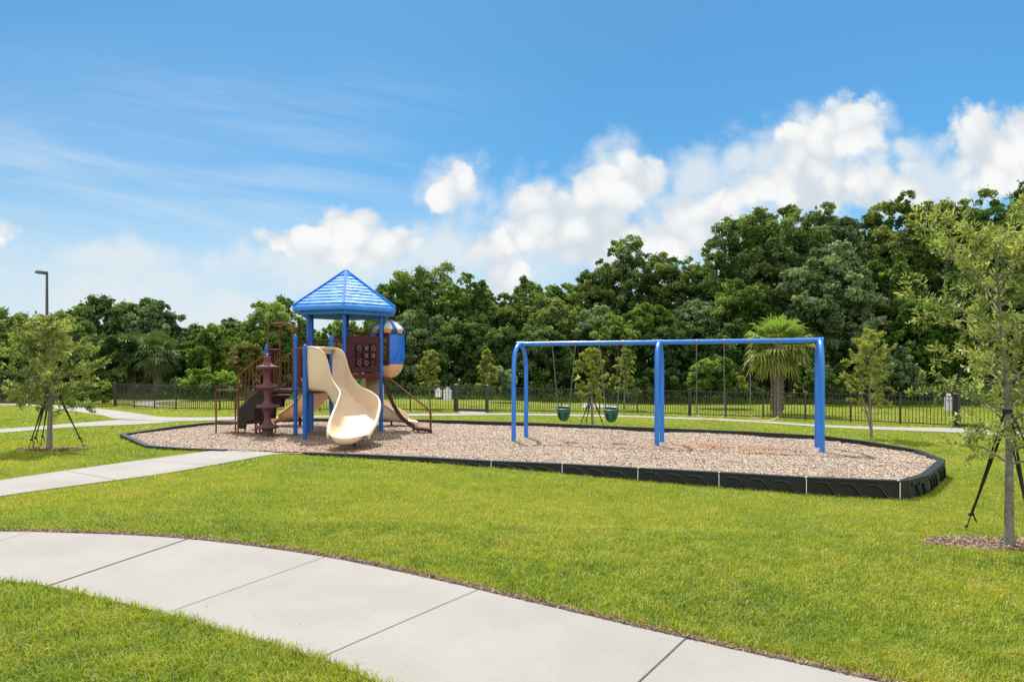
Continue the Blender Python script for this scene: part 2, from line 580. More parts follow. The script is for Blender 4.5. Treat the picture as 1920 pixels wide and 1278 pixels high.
def lawn_material():
    m_ = bpy.data.materials.new('lawn_turf')
    m_.use_nodes = True
    g = NG(m_.node_tree)
    p = m_.node_tree.nodes['Principled BSDF']
    co = g.n('ShaderNodeTexCoord').outputs['Object']
    big = g.noise(co, 0.35, 5, 0.6).outputs['Fac']
    mid = g.noise(co, 2.4, 6, 0.65).outputs['Fac']
    fine = g.noise(co, 38, 6, 0.75).outputs['Fac']
    c = g.ramp(g.m('ADD', g.m('MULTIPLY', big, 0.6), g.m('MULTIPLY', mid, 0.4)),
               [(0.32, (0.085, 0.125, 0.014)), (0.5, (0.135, 0.165, 0.018)), (0.68, (0.185, 0.19, 0.028))])
    c = g.mix(0.8, c, g.ramp(fine, [(0.3, (0.3, 0.3, 0.3)), (0.7, (1.35, 1.35, 1.2))]), 'MULTIPLY')
    g.put(p.inputs['Base Color'], c)
    p.inputs['Roughness'].default_value = 0.9
    p.inputs['Specular IOR Level'].default_value = 0.1
    b = g.n('ShaderNodeBump')
    b.inputs['Strength'].default_value = 0.8
    b.inputs['Distance'].default_value = 0.03
    g.put(b.inputs['Height'], fine)
    g.put(p.inputs['Normal'], b.outputs[0])
    return m_


M['lawn'] = lawn_material()


def grass_material():
    m_ = leaf_mat('grass_blades', [(0.0, (0.08, 0.15, 0.012)), (0.3, (0.20, 0.275, 0.022)), (0.62, (0.34, 0.355, 0.036)),
                                   (0.82, (0.40, 0.35, 0.06)), (1.0, (0.42, 0.29, 0.13))], 0.42, 0.5, 0.3)
    return m_


M['grass'] = grass_material()
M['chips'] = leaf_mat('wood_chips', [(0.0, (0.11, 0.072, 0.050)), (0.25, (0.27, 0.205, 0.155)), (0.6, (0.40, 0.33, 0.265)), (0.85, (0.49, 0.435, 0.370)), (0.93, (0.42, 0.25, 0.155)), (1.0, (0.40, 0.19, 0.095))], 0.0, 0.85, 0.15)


def mulch_material():
    m_ = bpy.data.materials.new('wood_mulch')
    m_.use_nodes = True
    g = NG(m_.node_tree)
    p = m_.node_tree.nodes['Principled BSDF']
    co = g.n('ShaderNodeTexCoord').outputs['Object']
    v = g.n('ShaderNodeTexVoronoi')
    g.put(v.inputs['Vector'], co)
    v.inputs['Scale'].default_value = 26
    sep = g.n('ShaderNodeSeparateColor')
    g.put(sep.inputs[0], v.outputs['Color'])
    c = g.ramp(sep.outputs[0], [(0.0, (0.13, 0.08, 0.055)), (0.4, (0.28, 0.20, 0.15)), (1.0, (0.42, 0.33, 0.26))])
    g.put(p.inputs['Base Color'], c)
    p.inputs['Roughness'].default_value = 0.95
    b = g.n('ShaderNodeBump')
    b.inputs['Strength'].default_value = 0.8
    b.inputs['Distance'].default_value = 0.02
    g.put(b.inputs['Height'], g.noise(co, 40, 6, 0.7).outputs['Fac'])
    g.put(p.inputs['Normal'], b.outputs[0])
    return m_


M['mulch'] = mulch_material()
M['joint'] = mat('dark_joint_filler', (0.05, 0.047, 0.042), 0.9, 0.2, 20)

# ================================================================== SETTING: ground, paths, mulch bed
rng = np.random.default_rng(7)


def struct(o):
    o['kind'] = 'structure'
    return o


gx = sorted(set([-400, -150, -80, -50] + list(np.arange(-30, 30.1, 1.0)) + [50, 80, 150, 400] + list(TX[1:-1])))
gy = [-60, -20] + list(np.arange(-4, 70.1, 2.0)) + [90, 130, 200, 400, 1200]
mb = MB()
mb.sheet([[(x, y, T(x)) for x in gx] for y in gy])
struct(mb.build('lawn', M['lawn'], smooth=True))


def resample(pts, n):
    P = np.array([tuple(p) for p in pts])
    s = np.concatenate([[0], np.cumsum(np.linalg.norm(np.diff(P, axis=0), axis=1))])
    t = np.linspace(0, s[-1], n)
    return np.stack([np.interp(t, s, P[:, i]) for i in range(3)], 1)


PATHS = []


def strip(name, A, B, n, dz=0.022):
    a = resample(spline([gnd(*p) for p in A], 6), n)
    b = resample(spline([gnd(*p) for p in B], 6), n)
    PATHS.append(np.concatenate([a[:, :2], b[::-1, :2]]))
    m_ = MB()
    rows = []
    for k in range(n):
        ra = []
        for t in (0, 0.25, 0.5, 0.75, 1):
            p = a[k] * (1 - t) + b[k] * t
            ra.append((p[0], p[1], T(p[0]) + dz))
        rows.append([(ra[0][0], ra[0][1], ra[0][2] - 0.12)] + ra + [(ra[-1][0], ra[-1][1], ra[-1][2] - 0.12)])
    m_.sheet(rows)
    return struct(m_.build(name, M['concrete'], smooth=True, autosmooth=0.5)), a, b


sidewalk, swA, swB = strip('sidewalk',
    [(-420, 1016), (-180, 1003), (0, 1000), (110, 1002), (352, 1014), (610, 1048), (897, 1110), (1285, 1202), (1620, 1278), (1950, 1352)],
    [(-420, 1060), (-180, 1076), (0, 1093), (90, 1103), (310, 1155), (480, 1205), (600, 1240), (690, 1278), (780, 1330), (850, 1390)], 60)


def joint(name, p, q, wd, parent, dz=0.022):
    a, b = gnd(*p), gnd(*q)
    d = (b - a).normalized()
    s = d.cross(Vector((0, 0, 1))).normalized() * wd / 2
    m_ = MB()
    rows = []
    for k in range(9):
        c = a.lerp(b, k / 8)
        z = T(c.x) + dz + 0.004
        j = 0.12 * wd * math.sin(k * 2.7)
        rows.append([(c.x + s.x * (1 + j), c.y + s.y, z), (c.x - s.x, c.y - s.y, z)])
    m_.sheet(rows)
    o = m_.build(name, M['joint'], parent)
    return o


for p, q, wd in (((88, 1104), (354, 1013.5), 0.016), ((309, 1156), (611, 1047.5), 0.005), ((597, 1241), (899, 1109.5), 0.006),
                 ((1190, 1293), (1287, 1201.5), 0.011), ((-60, 1034), (60, 1000.5), 0.005)):
    joint('expansion_joint', p, q, wd, sidewalk)

front_path, fpA, fpB = strip('front_path', [(-300, 952), (0, 902.5), (200, 873), (415, 844), (424, 842.6)],
                             [(-300, 985), (0, 932.5), (180, 907), (320, 887.5), (440, 866), (500, 855), (566, 847.4)], 30)
joint('expansion_joint', (125, 885), (218, 902), 0.008, front_path)
joint('expansion_joint', (262, 865.5), (400, 874), 0.008, front_path)
strip('back_path',
      [(-300, 757), (0, 757), (60, 757.5), (112, 761), (200, 768), (260, 776), (315, 782.7), (420, 782.5), (600, 780), (780, 776.3),
       (900, 775.6), (1000, 776), (1090, 777.5), (1200, 780.5), (1300, 784), (1420, 789), (1548, 797.5), (1700, 802), (1780, 803), (1890, 808), (1920, 811), (2200, 835)],
      [(-300, 758.5), (0, 759.6), (70, 763), (127, 770), (190, 779), (222, 786), (333, 790), (420, 788), (600, 783), (780, 780),
       (900, 778.9), (1000, 779), (1090, 780.8), (1200, 783), (1300, 787), (1420, 792.5), (1548, 801.5), (1700, 808), (1800, 812), (1890, 818), (1920, 820), (2200, 846)], 110)
strip('side_path', [(-300, 822), (0, 805), (127, 795), (218, 788), (236, 788)], [(-300, 833), (0, 812), (141, 801), (262, 796), (334, 790.5)], 24, 0.018)
strip('gate_path', [(857, 769.6), (860, 774), (866, 777)], [(904, 769.6), (907, 772.5), (917, 777)], 5, 0.026)
strip('far_path', [(360, 751.8), (295, 752.5), (247, 757.3), (280, 764), (370, 767)], [(360, 752.9), (312, 753.8), (291, 756.8), (304, 761.5), (370, 765.8)], 30, 0.03)
strip('far_path', [(1094, 757), (1106, 757), (1156, 763.1)], [(1090, 765), (1118, 764.7), (1158, 764.1)], 10, 0.03)

# ---- mulch bed and its border
bed_px = [(224, 813, .06), (273, 835, .03), (345, 840, .025), (421, 842.6, .02), (566, 847.4, .02), (680, 851.5, .03), (800, 857, .03), (920, 863.5, .03),
          (1053, 869, .03), (1195, 877, .03), (1347, 885, .03), (1511, 894.5, .03), (1687, 901, .03), (1704, 899.8, .03), (1741, 890, .04), (1774, 862, .05),
          (1723, 842, .08), (1625, 826, .09), (1548, 816.5, .1), (1400, 808, .1), (1250, 802, .1), (1158, 798.5, .1), (1050, 793.5, .1), (960, 790.5, .1), (860, 787.5, .1),
          (764, 785.3, .1), (680, 784.3, .1), (596, 784, .1), (492, 786, .1), (383, 792, .09), (327, 798, .08)]
bed = [atz(x, y, z) for x, y, z in bed_px]
BED = np.array([(p.x, p.y) for p in bed])
NB = len(bed)


def inside(poly, P):
    x, y = P[:, 0], P[:, 1]
    c = np.zeros(len(P), bool)
    n = len(poly)
    j = n - 1
    for i in range(n):
        xi, yi, xj, yj = poly[i][0], poly[i][1], poly[j][0], poly[j][1]
        if yi != yj:
            c ^= ((yi > y) != (yj > y)) & (x < (xj - xi) * (y - yi) / (yj - yi) + xi)
        j = i
    return c


def inset(poly, d):
    out = []
    n = len(poly)
    for i in range(n):
        a, b, c = (Vector((*poly[k % n][:2], 0)) for k in (i - 1, i, i + 1))
        e1, e2 = (b - a).normalized(), (c - b).normalized()
        n1, n2 = Vector((-e1.y, e1.x, 0)), Vector((-e2.y, e2.x, 0))
        m_ = (n1 + n2).normalized()
        k = d / max(0.4, m_.dot(n1))
        out.append(b + m_ * k)
    return out


IN = inset(BED, 0.115)
IN_NP = np.array([(p.x, p.y) for p in IN])


def value_noise(P, cell, seed):
    r_ = np.random.default_rng(seed)
    tab = r_.random((256, 256))
    q = P / cell
    i = np.floor(q).astype(int)
    f = q - i
    f = f * f * (3 - 2 * f)
    g = lambda a, b: tab[(i[:, 0] + a) % 256, (i[:, 1] + b) % 256]
    return (g(0, 0) * (1 - f[:, 0]) + g(1, 0) * f[:, 0]) * (1 - f[:, 1]) + (g(0, 1) * (1 - f[:, 0]) + g(1, 1) * f[:, 0]) * f[:, 1]


def mulch_z(P):
    return 0.035 * (value_noise(P, 0.9, 3) - 0.5) + 0.02 * (value_noise(P, 0.22, 4) - 0.5)


step = 0.16
xs = np.arange(BED[:, 0].min(), BED[:, 0].max() + step, step)
ys = np.arange(BED[:, 1].min(), BED[:, 1].max() + step, step)
GXX, GYY = np.meshgrid(xs, ys)
GP = np.stack([GXX.ravel(), GYY.ravel()], 1)
GZ = mulch_z(GP)
ins = inside(np.array([(p.x, p.y) for p in inset(BED, 0.03)]), GP)
# keep cells whose corners are inside; points just outside are pulled onto the border line by a triangulated rim
bmx = bmesh.new()
vid = {}
nx = len(xs)
rim = [bmx.verts.new((p.x, p.y, 0.0)) for p in inset(BED, 0.04)]
bmx.faces.new(rim)
bmesh.ops.triangulate(bmx, faces=bmx.faces[:])
for v_ in bmx.verts:
    v_.co.z = -0.012
me = bpy.data.meshes.new('mulch_base')
bmx.to_mesh(me)
bmx.free()
struct(finish('mulch_base', me, M['mulch'], smooth=False))
quads = []
for j in range(len(ys) - 1):
    for i in range(nx - 1):
        k = j * nx + i
        if ins[k] and ins[k + 1] and ins[k + nx] and ins[k + nx + 1]:
            quads.append((k, k + 1, k + nx + 1, k + nx))
used = sorted(set(q for f_ in quads for q in f_))
remap = {u: i for i, u in enumerate(used)}
lp = np.array([[remap[q] for q in f_] for f_ in quads])
me = np_mesh('mulch_bed', np.column_stack([GP[used], GZ[used]]), lp.ravel(), np.full(len(lp), 4))
struct(finish('mulch_bed', me, M['mulch']))

# border: linked black plastic timbers pinned with pale stakes
BC = BED.mean(0)
border = thing('playground_border', (BC[0], BC[1], -0.1), 'black plastic border edging round the wood chip bed, with curved grooves', 'border')
spots = []
for i in range(NB):
    if i == 3:
        continue                                        # open where the front path meets the chips
    a, b = bed[i], bed[(i + 1) % NB]
    ia, ib = IN[i], IN[(i + 1) % NB]
    L = (b - a).length
    n = max(1, round(L / 1.25))
    for k in range(n):
        t0, t1 = k / n, (k + 1) / n
        g0, g1 = 0.008 / L, 0.008 / L
        o0, o1 = a.lerp(b, t0 + g0), a.lerp(b, t1 - g1)
        i0, i1 = ia.lerp(ib, t0 + g0), ia.lerp(ib, t1 - g1)
        i0.z, i1.z = o0.z, o1.z
        zb0, zb1 = T(o0.x) - 0.06, T(o1.x) - 0.06
        zi0, zi1 = -0.08, -0.08
        s = MB()
        up = UPV = Vector((0, 0, 1))
        # body with a top board that stands 1 cm proud of the face
        nrm = (o1 - o0).cross(up).normalized()
        f0, f1 = o0 - nrm * 0.010, o1 - nrm * 0.010
        s.add([(f0.x, f0.y, zb0), (f1.x, f1.y, zb1), (i1.x, i1.y, zi1), (i0.x, i0.y, zi0),
               (f0.x, f0.y, o0.z - 0.024), (f1.x, f1.y, o1.z - 0.024), (i1.x, i1.y, o1.z - 0.024), (i0.x, i0.y, o0.z - 0.024)],
              [(0, 3, 2, 1), (4, 5, 6, 7), (0, 1, 5, 4), (1, 2, 6, 5), (2, 3, 7, 6), (3, 0, 4, 7)])
        s.add([(o0.x, o0.y, o0.z - 0.022), (o1.x, o1.y, o1.z - 0.022), (i1.x, i1.y, o1.z - 0.022), (i0.x, i0.y, o0.z - 0.022),
               (o0.x, o0.y, o0.z), (o1.x, o1.y, o1.z), (i1.x, i1.y, o1.z), (i0.x, i0.y, o0.z)],
              [(0, 3, 2, 1), (4, 5, 6, 7), (0, 1, 5, 4), (1, 2, 6, 5), (2, 3, 7, 6), (3, 0, 4, 7)])
        h = o0.z - T((o0.x + o1.x) / 2)
        d = (o1 - o0)
        ln = d.length
        if 4 <= i <= 15 and h > 0.05 and ln > 0.3:
            cnt = 3 if ln > 0.8 else 2
            d.normalize()
            for q in range(cnt):                        # S shaped ribs on the outer face
                c0 = 0.10 + q * (ln - 0.2) / cnt + 0.02
                wl = min(0.32, (ln - 0.2) / cnt * 1.05)
                pts = []
                for u, v_ in ((0, .85), (.12, .93), (.34, .93), (.55, .78), (.70, .45), (.85, .14), (1.0, .02)):
                    p = f0 + d * (c0 + u * wl)
                    pts.append(Vector((p.x, p.y, T(p.x) + 0.01 + v_ * max(0.03, h - 0.07))) + nrm * 0.002)
                s.tube(spline([p_ + nrm * .006 for p_ in pts], 3), 0.017, 6)
                s.tube(spline([p_ + d * 0.045 - UPV * 0.0 for p_ in pts[2:]], 3), 0.011, 6)
        seg = s.build('border_timber', M['border'], border, bevel=0.004, segs=1) if False else s.build('border_timber', M['border'], border)
        st_ = MB()
        p = o0
        st_.tube([Vector((p.x, p.y, T(p.x) - 0.03)) - nrm * 0.002, Vector((p.x, p.y, o0.z - 0.02)) - nrm * 0.002], 0.006, 8)
        st_.lathe((p.x - nrm.x * 0.03, p.y - nrm.y * 0.03, o0.z - 0.001), [(0.0, 0.008), (0.016, 0.006), (0.018, 0.0)], 10)
        if 7 <= i <= 12 and not (i == 12 and k > 0):
            st_.build('stake', M['white_plastic'], border, smooth=True)

# ---- loose wood chips
def quads_mesh(name, P, t, b, L, W, tint, fold=None):
    """n diamond/rectangle leaves: centre P, unit axes t and b, half sizes"""
    n = len(P)
    V = np.empty((n, 4, 3))
    l2, w2 = (L / 2)[:, None], (W / 2)[:, None]
    V[:, 0] = P - t * l2
    V[:, 1] = P + b * w2 + t * l2 * 0.1
    V[:, 2] = P + t * l2
    V[:, 3] = P - b * w2 + t * l2 * 0.1
    if fold is not None:
        V[:, 1] += fold
        V[:, 3] += fold
    return np_mesh(name, V.reshape(-1, 3), np.arange(n * 4), np.full(n, 4), np.repeat(tint, 4))


def rand_unit(n, r_):
    v = r_.normal(size=(n, 3))
    return v / np.linalg.norm(v, axis=1)[:, None]


def frame(N, r_):
    """random tangent axes for unit normals N"""
    a = rand_unit(len(N), r_)
    t = np.cross(N, a)
    t /= np.linalg.norm(t, axis=1)[:, None] + 1e-9
    return t, np.cross(N, t)


n = 520000
P2 = np.column_stack([rng.uniform(BED[:, 0].min(), BED[:, 0].max(), n), rng.uniform(BED[:, 1].min(), BED[:, 1].max(), n)])
keep = inside(IN_NP, P2) & (rng.random(n) < np.clip(1.25 - (P2[:, 1] - 9) * 0.05, 0.5, 1))
P2 = P2[keep]
n = len(P2)
worn = np.zeros(n)  # wear, with shade under the swings and slide also put into the tint
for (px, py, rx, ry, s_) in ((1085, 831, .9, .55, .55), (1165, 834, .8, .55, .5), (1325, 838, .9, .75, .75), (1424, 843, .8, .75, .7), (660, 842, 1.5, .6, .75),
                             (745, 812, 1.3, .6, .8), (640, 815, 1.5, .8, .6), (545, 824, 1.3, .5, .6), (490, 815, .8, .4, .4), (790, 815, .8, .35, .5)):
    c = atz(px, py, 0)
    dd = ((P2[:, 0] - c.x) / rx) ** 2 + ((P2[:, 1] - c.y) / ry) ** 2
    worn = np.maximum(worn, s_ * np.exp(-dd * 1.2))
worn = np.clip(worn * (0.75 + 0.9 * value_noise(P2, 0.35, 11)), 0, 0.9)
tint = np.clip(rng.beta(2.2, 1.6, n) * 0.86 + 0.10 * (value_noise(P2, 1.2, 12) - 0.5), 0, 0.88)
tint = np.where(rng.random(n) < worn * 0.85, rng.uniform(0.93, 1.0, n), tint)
tint = np.where(rng.random(n) < 0.03, rng.uniform(0, 0.1, n), tint)
N = rand_unit(n, rng) * 0.45 + np.array([0, 0, 1])
N /= np.linalg.norm(N, axis=1)[:, None]
t, b = frame(N, rng)
Pz = np.column_stack([P2, mulch_z(P2) + rng.uniform(0.002, 0.018, n)])
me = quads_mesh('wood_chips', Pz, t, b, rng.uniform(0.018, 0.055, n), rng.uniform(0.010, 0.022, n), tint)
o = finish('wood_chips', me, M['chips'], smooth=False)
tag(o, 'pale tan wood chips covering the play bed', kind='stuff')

# ---- grass blades
ring = thing_soil = []                                  # bare rings round the staked trees: (x, y, rx, ry)
for (px, py, rx, ry) in ((1868, 1022, 0.75, 0.30), (100, 843, 0.72, 0.22)):
    c = gnd(px, py)
    ring.append((c.x, c.y, rx, ry))
BIN = np.array([(p.x, p.y) for p in inset(BED, -0.02)])


def edge_dist(P, E):
    """distance of points P to polyline E"""
    d = np.full(len(P), 9.0)
    for i in range(len(E) - 1):
        a, b = E[i, :2], E[i + 1, :2]
        ab = b - a
        t_ = np.clip(((P - a) @ ab) / (ab @ ab), 0, 1)
        d = np.minimum(d, np.linalg.norm(P - (a + t_[:, None] * ab), axis=1))
    return d


VA, LA, CA, TA = [], [], [], []
voff = 0
for (y0, y1, dens, wd, ht, seg2) in ((2.5, 4.6, 11000, .0046, .058, True), (4.6, 7.5, 6500, .0058, .054, True), (7.5, 11, 3000, .009, .05, False),
                                     (11, 16, 1300, .014, .05, False), (16, 26, 420, .024, .05, False), (26, 34, 160, .035, .06, False)):
    hw = 0.80 * y1 + 1.2
    n = int(dens * (y1 - y0) * 2 * hw)
    P = np.column_stack([rng.uniform(-hw, hw, n), rng.uniform(y0, y1, n)])
    k = np.abs(P[:, 0]) < 0.80 * P[:, 1] + 1.2
    k &= ~inside(BIN, P)
    for pl in PATHS:
        k &= ~inside(pl, P)
    for (cx, cy, rx, ry) in ring:
        dd = ((P[:, 0] - cx) / rx) ** 2 + ((P[:, 1] - cy) / ry) ** 2
        k &= (dd + 0.5 * (value_noise(P, 0.12, 44) - 0.5)) > 1
    P = P[k]
    if y0 < 8:
        ea = edge_dist(P, swA)
        P_keep = (ea > 0.02 + 0.075 * value_noise(P, 0.16, 61)) | (rng.random(len(P)) < 0.07)
        P, ea = P[P_keep], ea[P_keep]
        eb = edge_dist(P, swB)
    else:
        ea = eb = np.full(len(P), 9.0)
    n = len(P)
    patch = 0.55 * value_noise(P, 1.7, 21) + 0.45 * value_noise(P, 0.42, 22)
    tuft = value_noise(P, 0.11, 23)
    tint = 0.40 + 0.55 * (patch - 0.5) + 0.32 * (tuft - 0.5) + rng.normal(0, 0.15, n)
    dry = rng.random(n) < (0.05 + 0.16 * np.clip(value_noise(P, 0.8, 24) - 0.6, 0, 1) * 2)
    tint = np.where(dry, rng.uniform(0.78, 1.0, n), tint)
    tint = np.where((ea < 0.13) & (rng.random(n) < 0.62), rng.uniform(0.85, 1.0, n), tint)
    tint = np.clip(tint, 0, 1)
    h = ht * rng.uniform(0.55, 1.25, n) * (0.75 + 0.5 * tuft) * np.where(ea < 0.10, 0.5, 1.0) * np.where(eb < 0.06, 1.35, 1.0)
    lean = rng.uniform(0.15, 1.15, n)
    az = rng.uniform(0, 2 * PI, n)
    D = np.column_stack([np.cos(az), np.sin(az), np.zeros(n)])
    S = np.column_stack([-np.sin(az + rng.normal(0, .8, n)), np.cos(az), np.zeros(n)])
    S /= np.linalg.norm(S, axis=1)[:, None]
    base = np.column_stack([P, np.interp(P[:, 0], TX, TZ) - 0.002])
    W = (wd * rng.uniform(0.7, 1.3, n))[:, None]
    up = np.array([0, 0, 1.0])
    mid = base + up * (h * 0.62)[:, None] + D * (h * lean * 0.35)[:, None]
    tip = base + up * (h * np.clip(1.0 - 0.30 * lean, 0.4, 1))[:, None] + D * (h * lean * 0.95)[:, None]
    if seg2:
        V = np.stack([base - S * W * .5, base + S * W * .5, mid + S * W * .45, mid - S * W * .45, tip], 1)
        V = V.reshape(-1, 3)
        b5 = voff + np.arange(n)[:, None] * 5
        lq = np.concatenate([b5 + np.array([[0, 1, 2, 3]]), b5 + np.array([[3, 2, 4]])], 1).ravel()
        LA.append(lq)
        CA.append(np.tile([4, 3], n))
        TA.append(np.repeat(tint, 5))
    else:
        V = np.stack([base - S * W * .5, base + S * W * .5, tip], 1).reshape(-1, 3)
        LA.append(voff + np.arange(n * 3))
        CA.append(np.full(n, 3))
        TA.append(np.repeat(tint, 3))
    VA.append(V)
    voff += len(V)
me = np_mesh('grass', np.concatenate(VA), np.concatenate(LA), np.concatenate(CA), np.concatenate(TA))
o = finish('grass', me, M['grass'], smooth=False)
tag(o, 'short bright green lawn grass with drier yellow patches', kind='stuff')

# bare earth strip along the sidewalk's far edge, darkened to include grass overhang shade
mb = MB()
rows = []
for k in range(len(swA)):
    p = swA[k]
    q = swB[k]
    d = Vector((p[0] - q[0], p[1] - q[1], 0)).normalized()
    rows.append([(p[0] + d.x * s_, p[1] + d.y * s_, T(p[0] + d.x * s_) + zz) for s_, zz in ((0.001, 0.012), (0.06, 0.014), (0.13, 0.006))])
mb.sheet(rows)
struct(mb.build('shaded_soil_edge', M['soil'], smooth=True))
for nm, (cx, cy, rx, ry) in zip(('soil_ring', 'soil_ring'), ring):
    mb = MB()
    rows = []
    for s_ in (0.02, 0.4, 0.75, 1.0, 1.12):
        rr = []
        for k in range(33):
            a = 2 * PI * k / 32
            q = s_ * (1 + 0.12 * math.sin(3 * a + cx) + 0.07 * math.sin(7 * a))
            x, y = cx + rx * q * math.cos(a), cy + ry * q * math.sin(a)
            rr.append((x, y, T(x) + 0.024 * (1.1 - s_) + 0.004 + 0.006 * math.sin(9 * a + 5 * s_)))
        rows.append(rr)
    mb.sheet(rows)
    struct(mb.build(nm, M['soil'], smooth=True))
# dead thatch along that edge and clippings blown onto the slab
n = 9000
k = rng.integers(0, len(swA) - 1, n)
u = rng.random(n)[:, None]
E0 = swA[k] * (1 - u) + swA[k + 1] * u
O0 = (swA[k] - swB[k])
O0[:, 2] = 0
O0 /= np.linalg.norm(O0, axis=1)[:, None]
Q = E0[:, :2] + O0[:, :2] * rng.uniform(0.0, 0.095, n)[:, None]
N = rand_unit(n, rng) * 0.8 + np.array([0, 0, 1])
N /= np.linalg.norm(N, axis=1)[:, None]
t, b = frame(N, rng)
me = quads_mesh('dead_thatch', np.column_stack([Q, np.interp(Q[:, 0], TX, TZ) + rng.uniform(0.012, 0.035, n)]), t, b, rng.uniform(0.02, 0.06, n), rng.uniform(0.004, 0.010, n),
                np.where(rng.random(n) < .25, rng.uniform(.2, .45, n), rng.uniform(0, .14, n)))
tag(finish('dead_thatch', me, M['chips'], smooth=False), 'dead brown thatch along the far edge of the sidewalk', kind='stuff')
n = 420
k = rng.integers(0, len(swB) - 1, n)
u = rng.random(n)[:, None]
E0 = swB[k] * (1 - u) + swB[k + 1] * u
O0 = (swA[k] - swB[k])
O0[:, 2] = 0
O0 /= np.linalg.norm(O0, axis=1)[:, None]
Q = E0[:, :2] + O0[:, :2] * rng.exponential(0.13, n)[:, None]
N = rand_unit(n, rng) * 0.12 + np.array([0, 0, 1])
N /= np.linalg.norm(N, axis=1)[:, None]
t, b = frame(N, rng)
me = quads_mesh('grass_clippings', np.column_stack([Q, np.interp(Q[:, 0], TX, TZ) + 0.026]), t, b, rng.uniform(0.008, 0.03, n), rng.uniform(0.002, 0.005, n), rng.uniform(.1, 1, n))
tag(finish('grass_clippings', me, M['grass'], smooth=False), 'scattered grass clippings on the pale sidewalk', kind='stuff')
# bark bits on the soil rings
n = 5200
Q = []
for i, (cx, cy, rx, ry) in enumerate(ring):
    a = rng.uniform(0, 2 * PI, n // 2)
    r_ = np.sqrt(rng.random(n // 2)) * 1.02
    Q.append(np.column_stack([cx + rx * r_ * np.cos(a), cy + ry * r_ * np.sin(a)]))
Q = np.concatenate(Q)
n = len(Q)
N = rand_unit(n, rng) * 0.5 + np.array([0, 0, 1])
N /= np.linalg.norm(N, axis=1)[:, None]
t, b = frame(N, rng)
tint = np.where(rng.random(n) < 0.12, rng.uniform(0.93, 1.0, n), rng.uniform(0, 0.30, n))
me = quads_mesh('bark_mulch', np.column_stack([Q, np.interp(Q[:, 0], TX, TZ) + rng.uniform(0.02, 0.04, n)]), t, b, rng.uniform(0.02, 0.06, n), rng.uniform(0.008, 0.018, n), tint)
tag(finish('bark_mulch', me, M['chips'], smooth=False), 'dark red brown bark mulch at the feet of the staked oaks', kind='stuff')

# ================================================================== SWING FRAME AND SWINGS
def line_at(px, A, B):
    """point of the plan line A-B seen in photo column px"""
    k = (px - 960) / F
    d = B - A
    t_ = (k * A.y - A.x) / (d.x - k * d.y)
    return A + d * t_


SL, SR = Vector((0.186, 15.78, 0)), Vector((6.19, 13.74, 0))
SM = (SL + SR) / 2
sdir = (SR - SL).normalized()
sperp = Vector((-sdir.y, sdir.x, 0))
BZ = 2.205
frame_ = thing('swing_frame', (SM.x, SM.y, 0), 'glossy blue steel swing frame of three arches over the chip bed', 'swing set')
for q, rad in ((SL, .0), (SM, .0), (SR, .0)):
    m_ = MB()
    rr = 0.46
    pts = [q - sperp * rr + Vector((0, 0, -0.15)), q - sperp * rr + Vector((0, 0, 0.9)), q - sperp * rr + Vector((0, 0, BZ - 0.72))]
    for k in range(1, 24):
        a = PI - PI * k / 24
        pts.append(q + sperp * (rr * math.cos(a)) + Vector((0, 0, BZ - 0.72 + 0.70 * math.sin(a) ** 0.75)))
    pts += [q + sperp * rr + Vector((0, 0, BZ - 0.72)), q + sperp * rr + Vector((0, 0, 0.9)), q + sperp * rr + Vector((0, 0, -0.15))]
    m_.tube(pts, 0.051, 16)
    arch = m_.build('arch_post', M['blue_swing'], frame_, smooth=True)
for a, b in ((SL, SM), (SM, SR)):
    m_ = MB()
    u = Vector((0, 0, BZ))
    m_.tube([a + u + sdir * 0.0, b + u], 0.050, 16)
    m_.build('top_beam', M['blue_swing'], frame_, smooth=True)
for q in (SL, SM, SR):
    m_ = MB()
    u = Vector((0, 0, BZ))
    m_.tube([q + u - sdir * 0.075, q + u + sdir * 0.075], 0.058, 16)
    m_.build('beam_collar', M['blue_swing'], frame_, smooth=True)


def chain_mb(p, q, r_=0.0065):
    """links from p to q"""
    m_ = MB()
    p, q = Vector(p), Vector(q)
    n_ = max(4, int((q - p).length / 0.045))
    d = (q - p).normalized()
    s1 = d.orthogonal().normalized()
    s2 = d.cross(s1)
    for k in range(n_):
        c = p.lerp(q, (k + .5) / n_)
        s_ = s1 if k % 2 else s2
        L_ = (q - p).length / n_ * 0.62
        w_ = 0.0075
        m_.tube([c - d * L_, c - d * L_ * .7 + s_ * w_, c + d * L_ * .7 + s_ * w_, c + d * L_, c + d * L_ * .7 - s_ * w_, c - d * L_ * .7 - s_ * w_, c - d * L_], r_ * 0.75, 5, caps=False)
    return m_


def hanger(p):
    m_ = MB()
    m_.tube([p + Vector((0, 0, -0.02)), p + Vector((0, 0, -0.085))], 0.012, 8)
    m_.tube([p + Vector((0, 0, 0)) - sdir * 0.022, p + sdir * 0.022], 0.056, 14)
    return m_


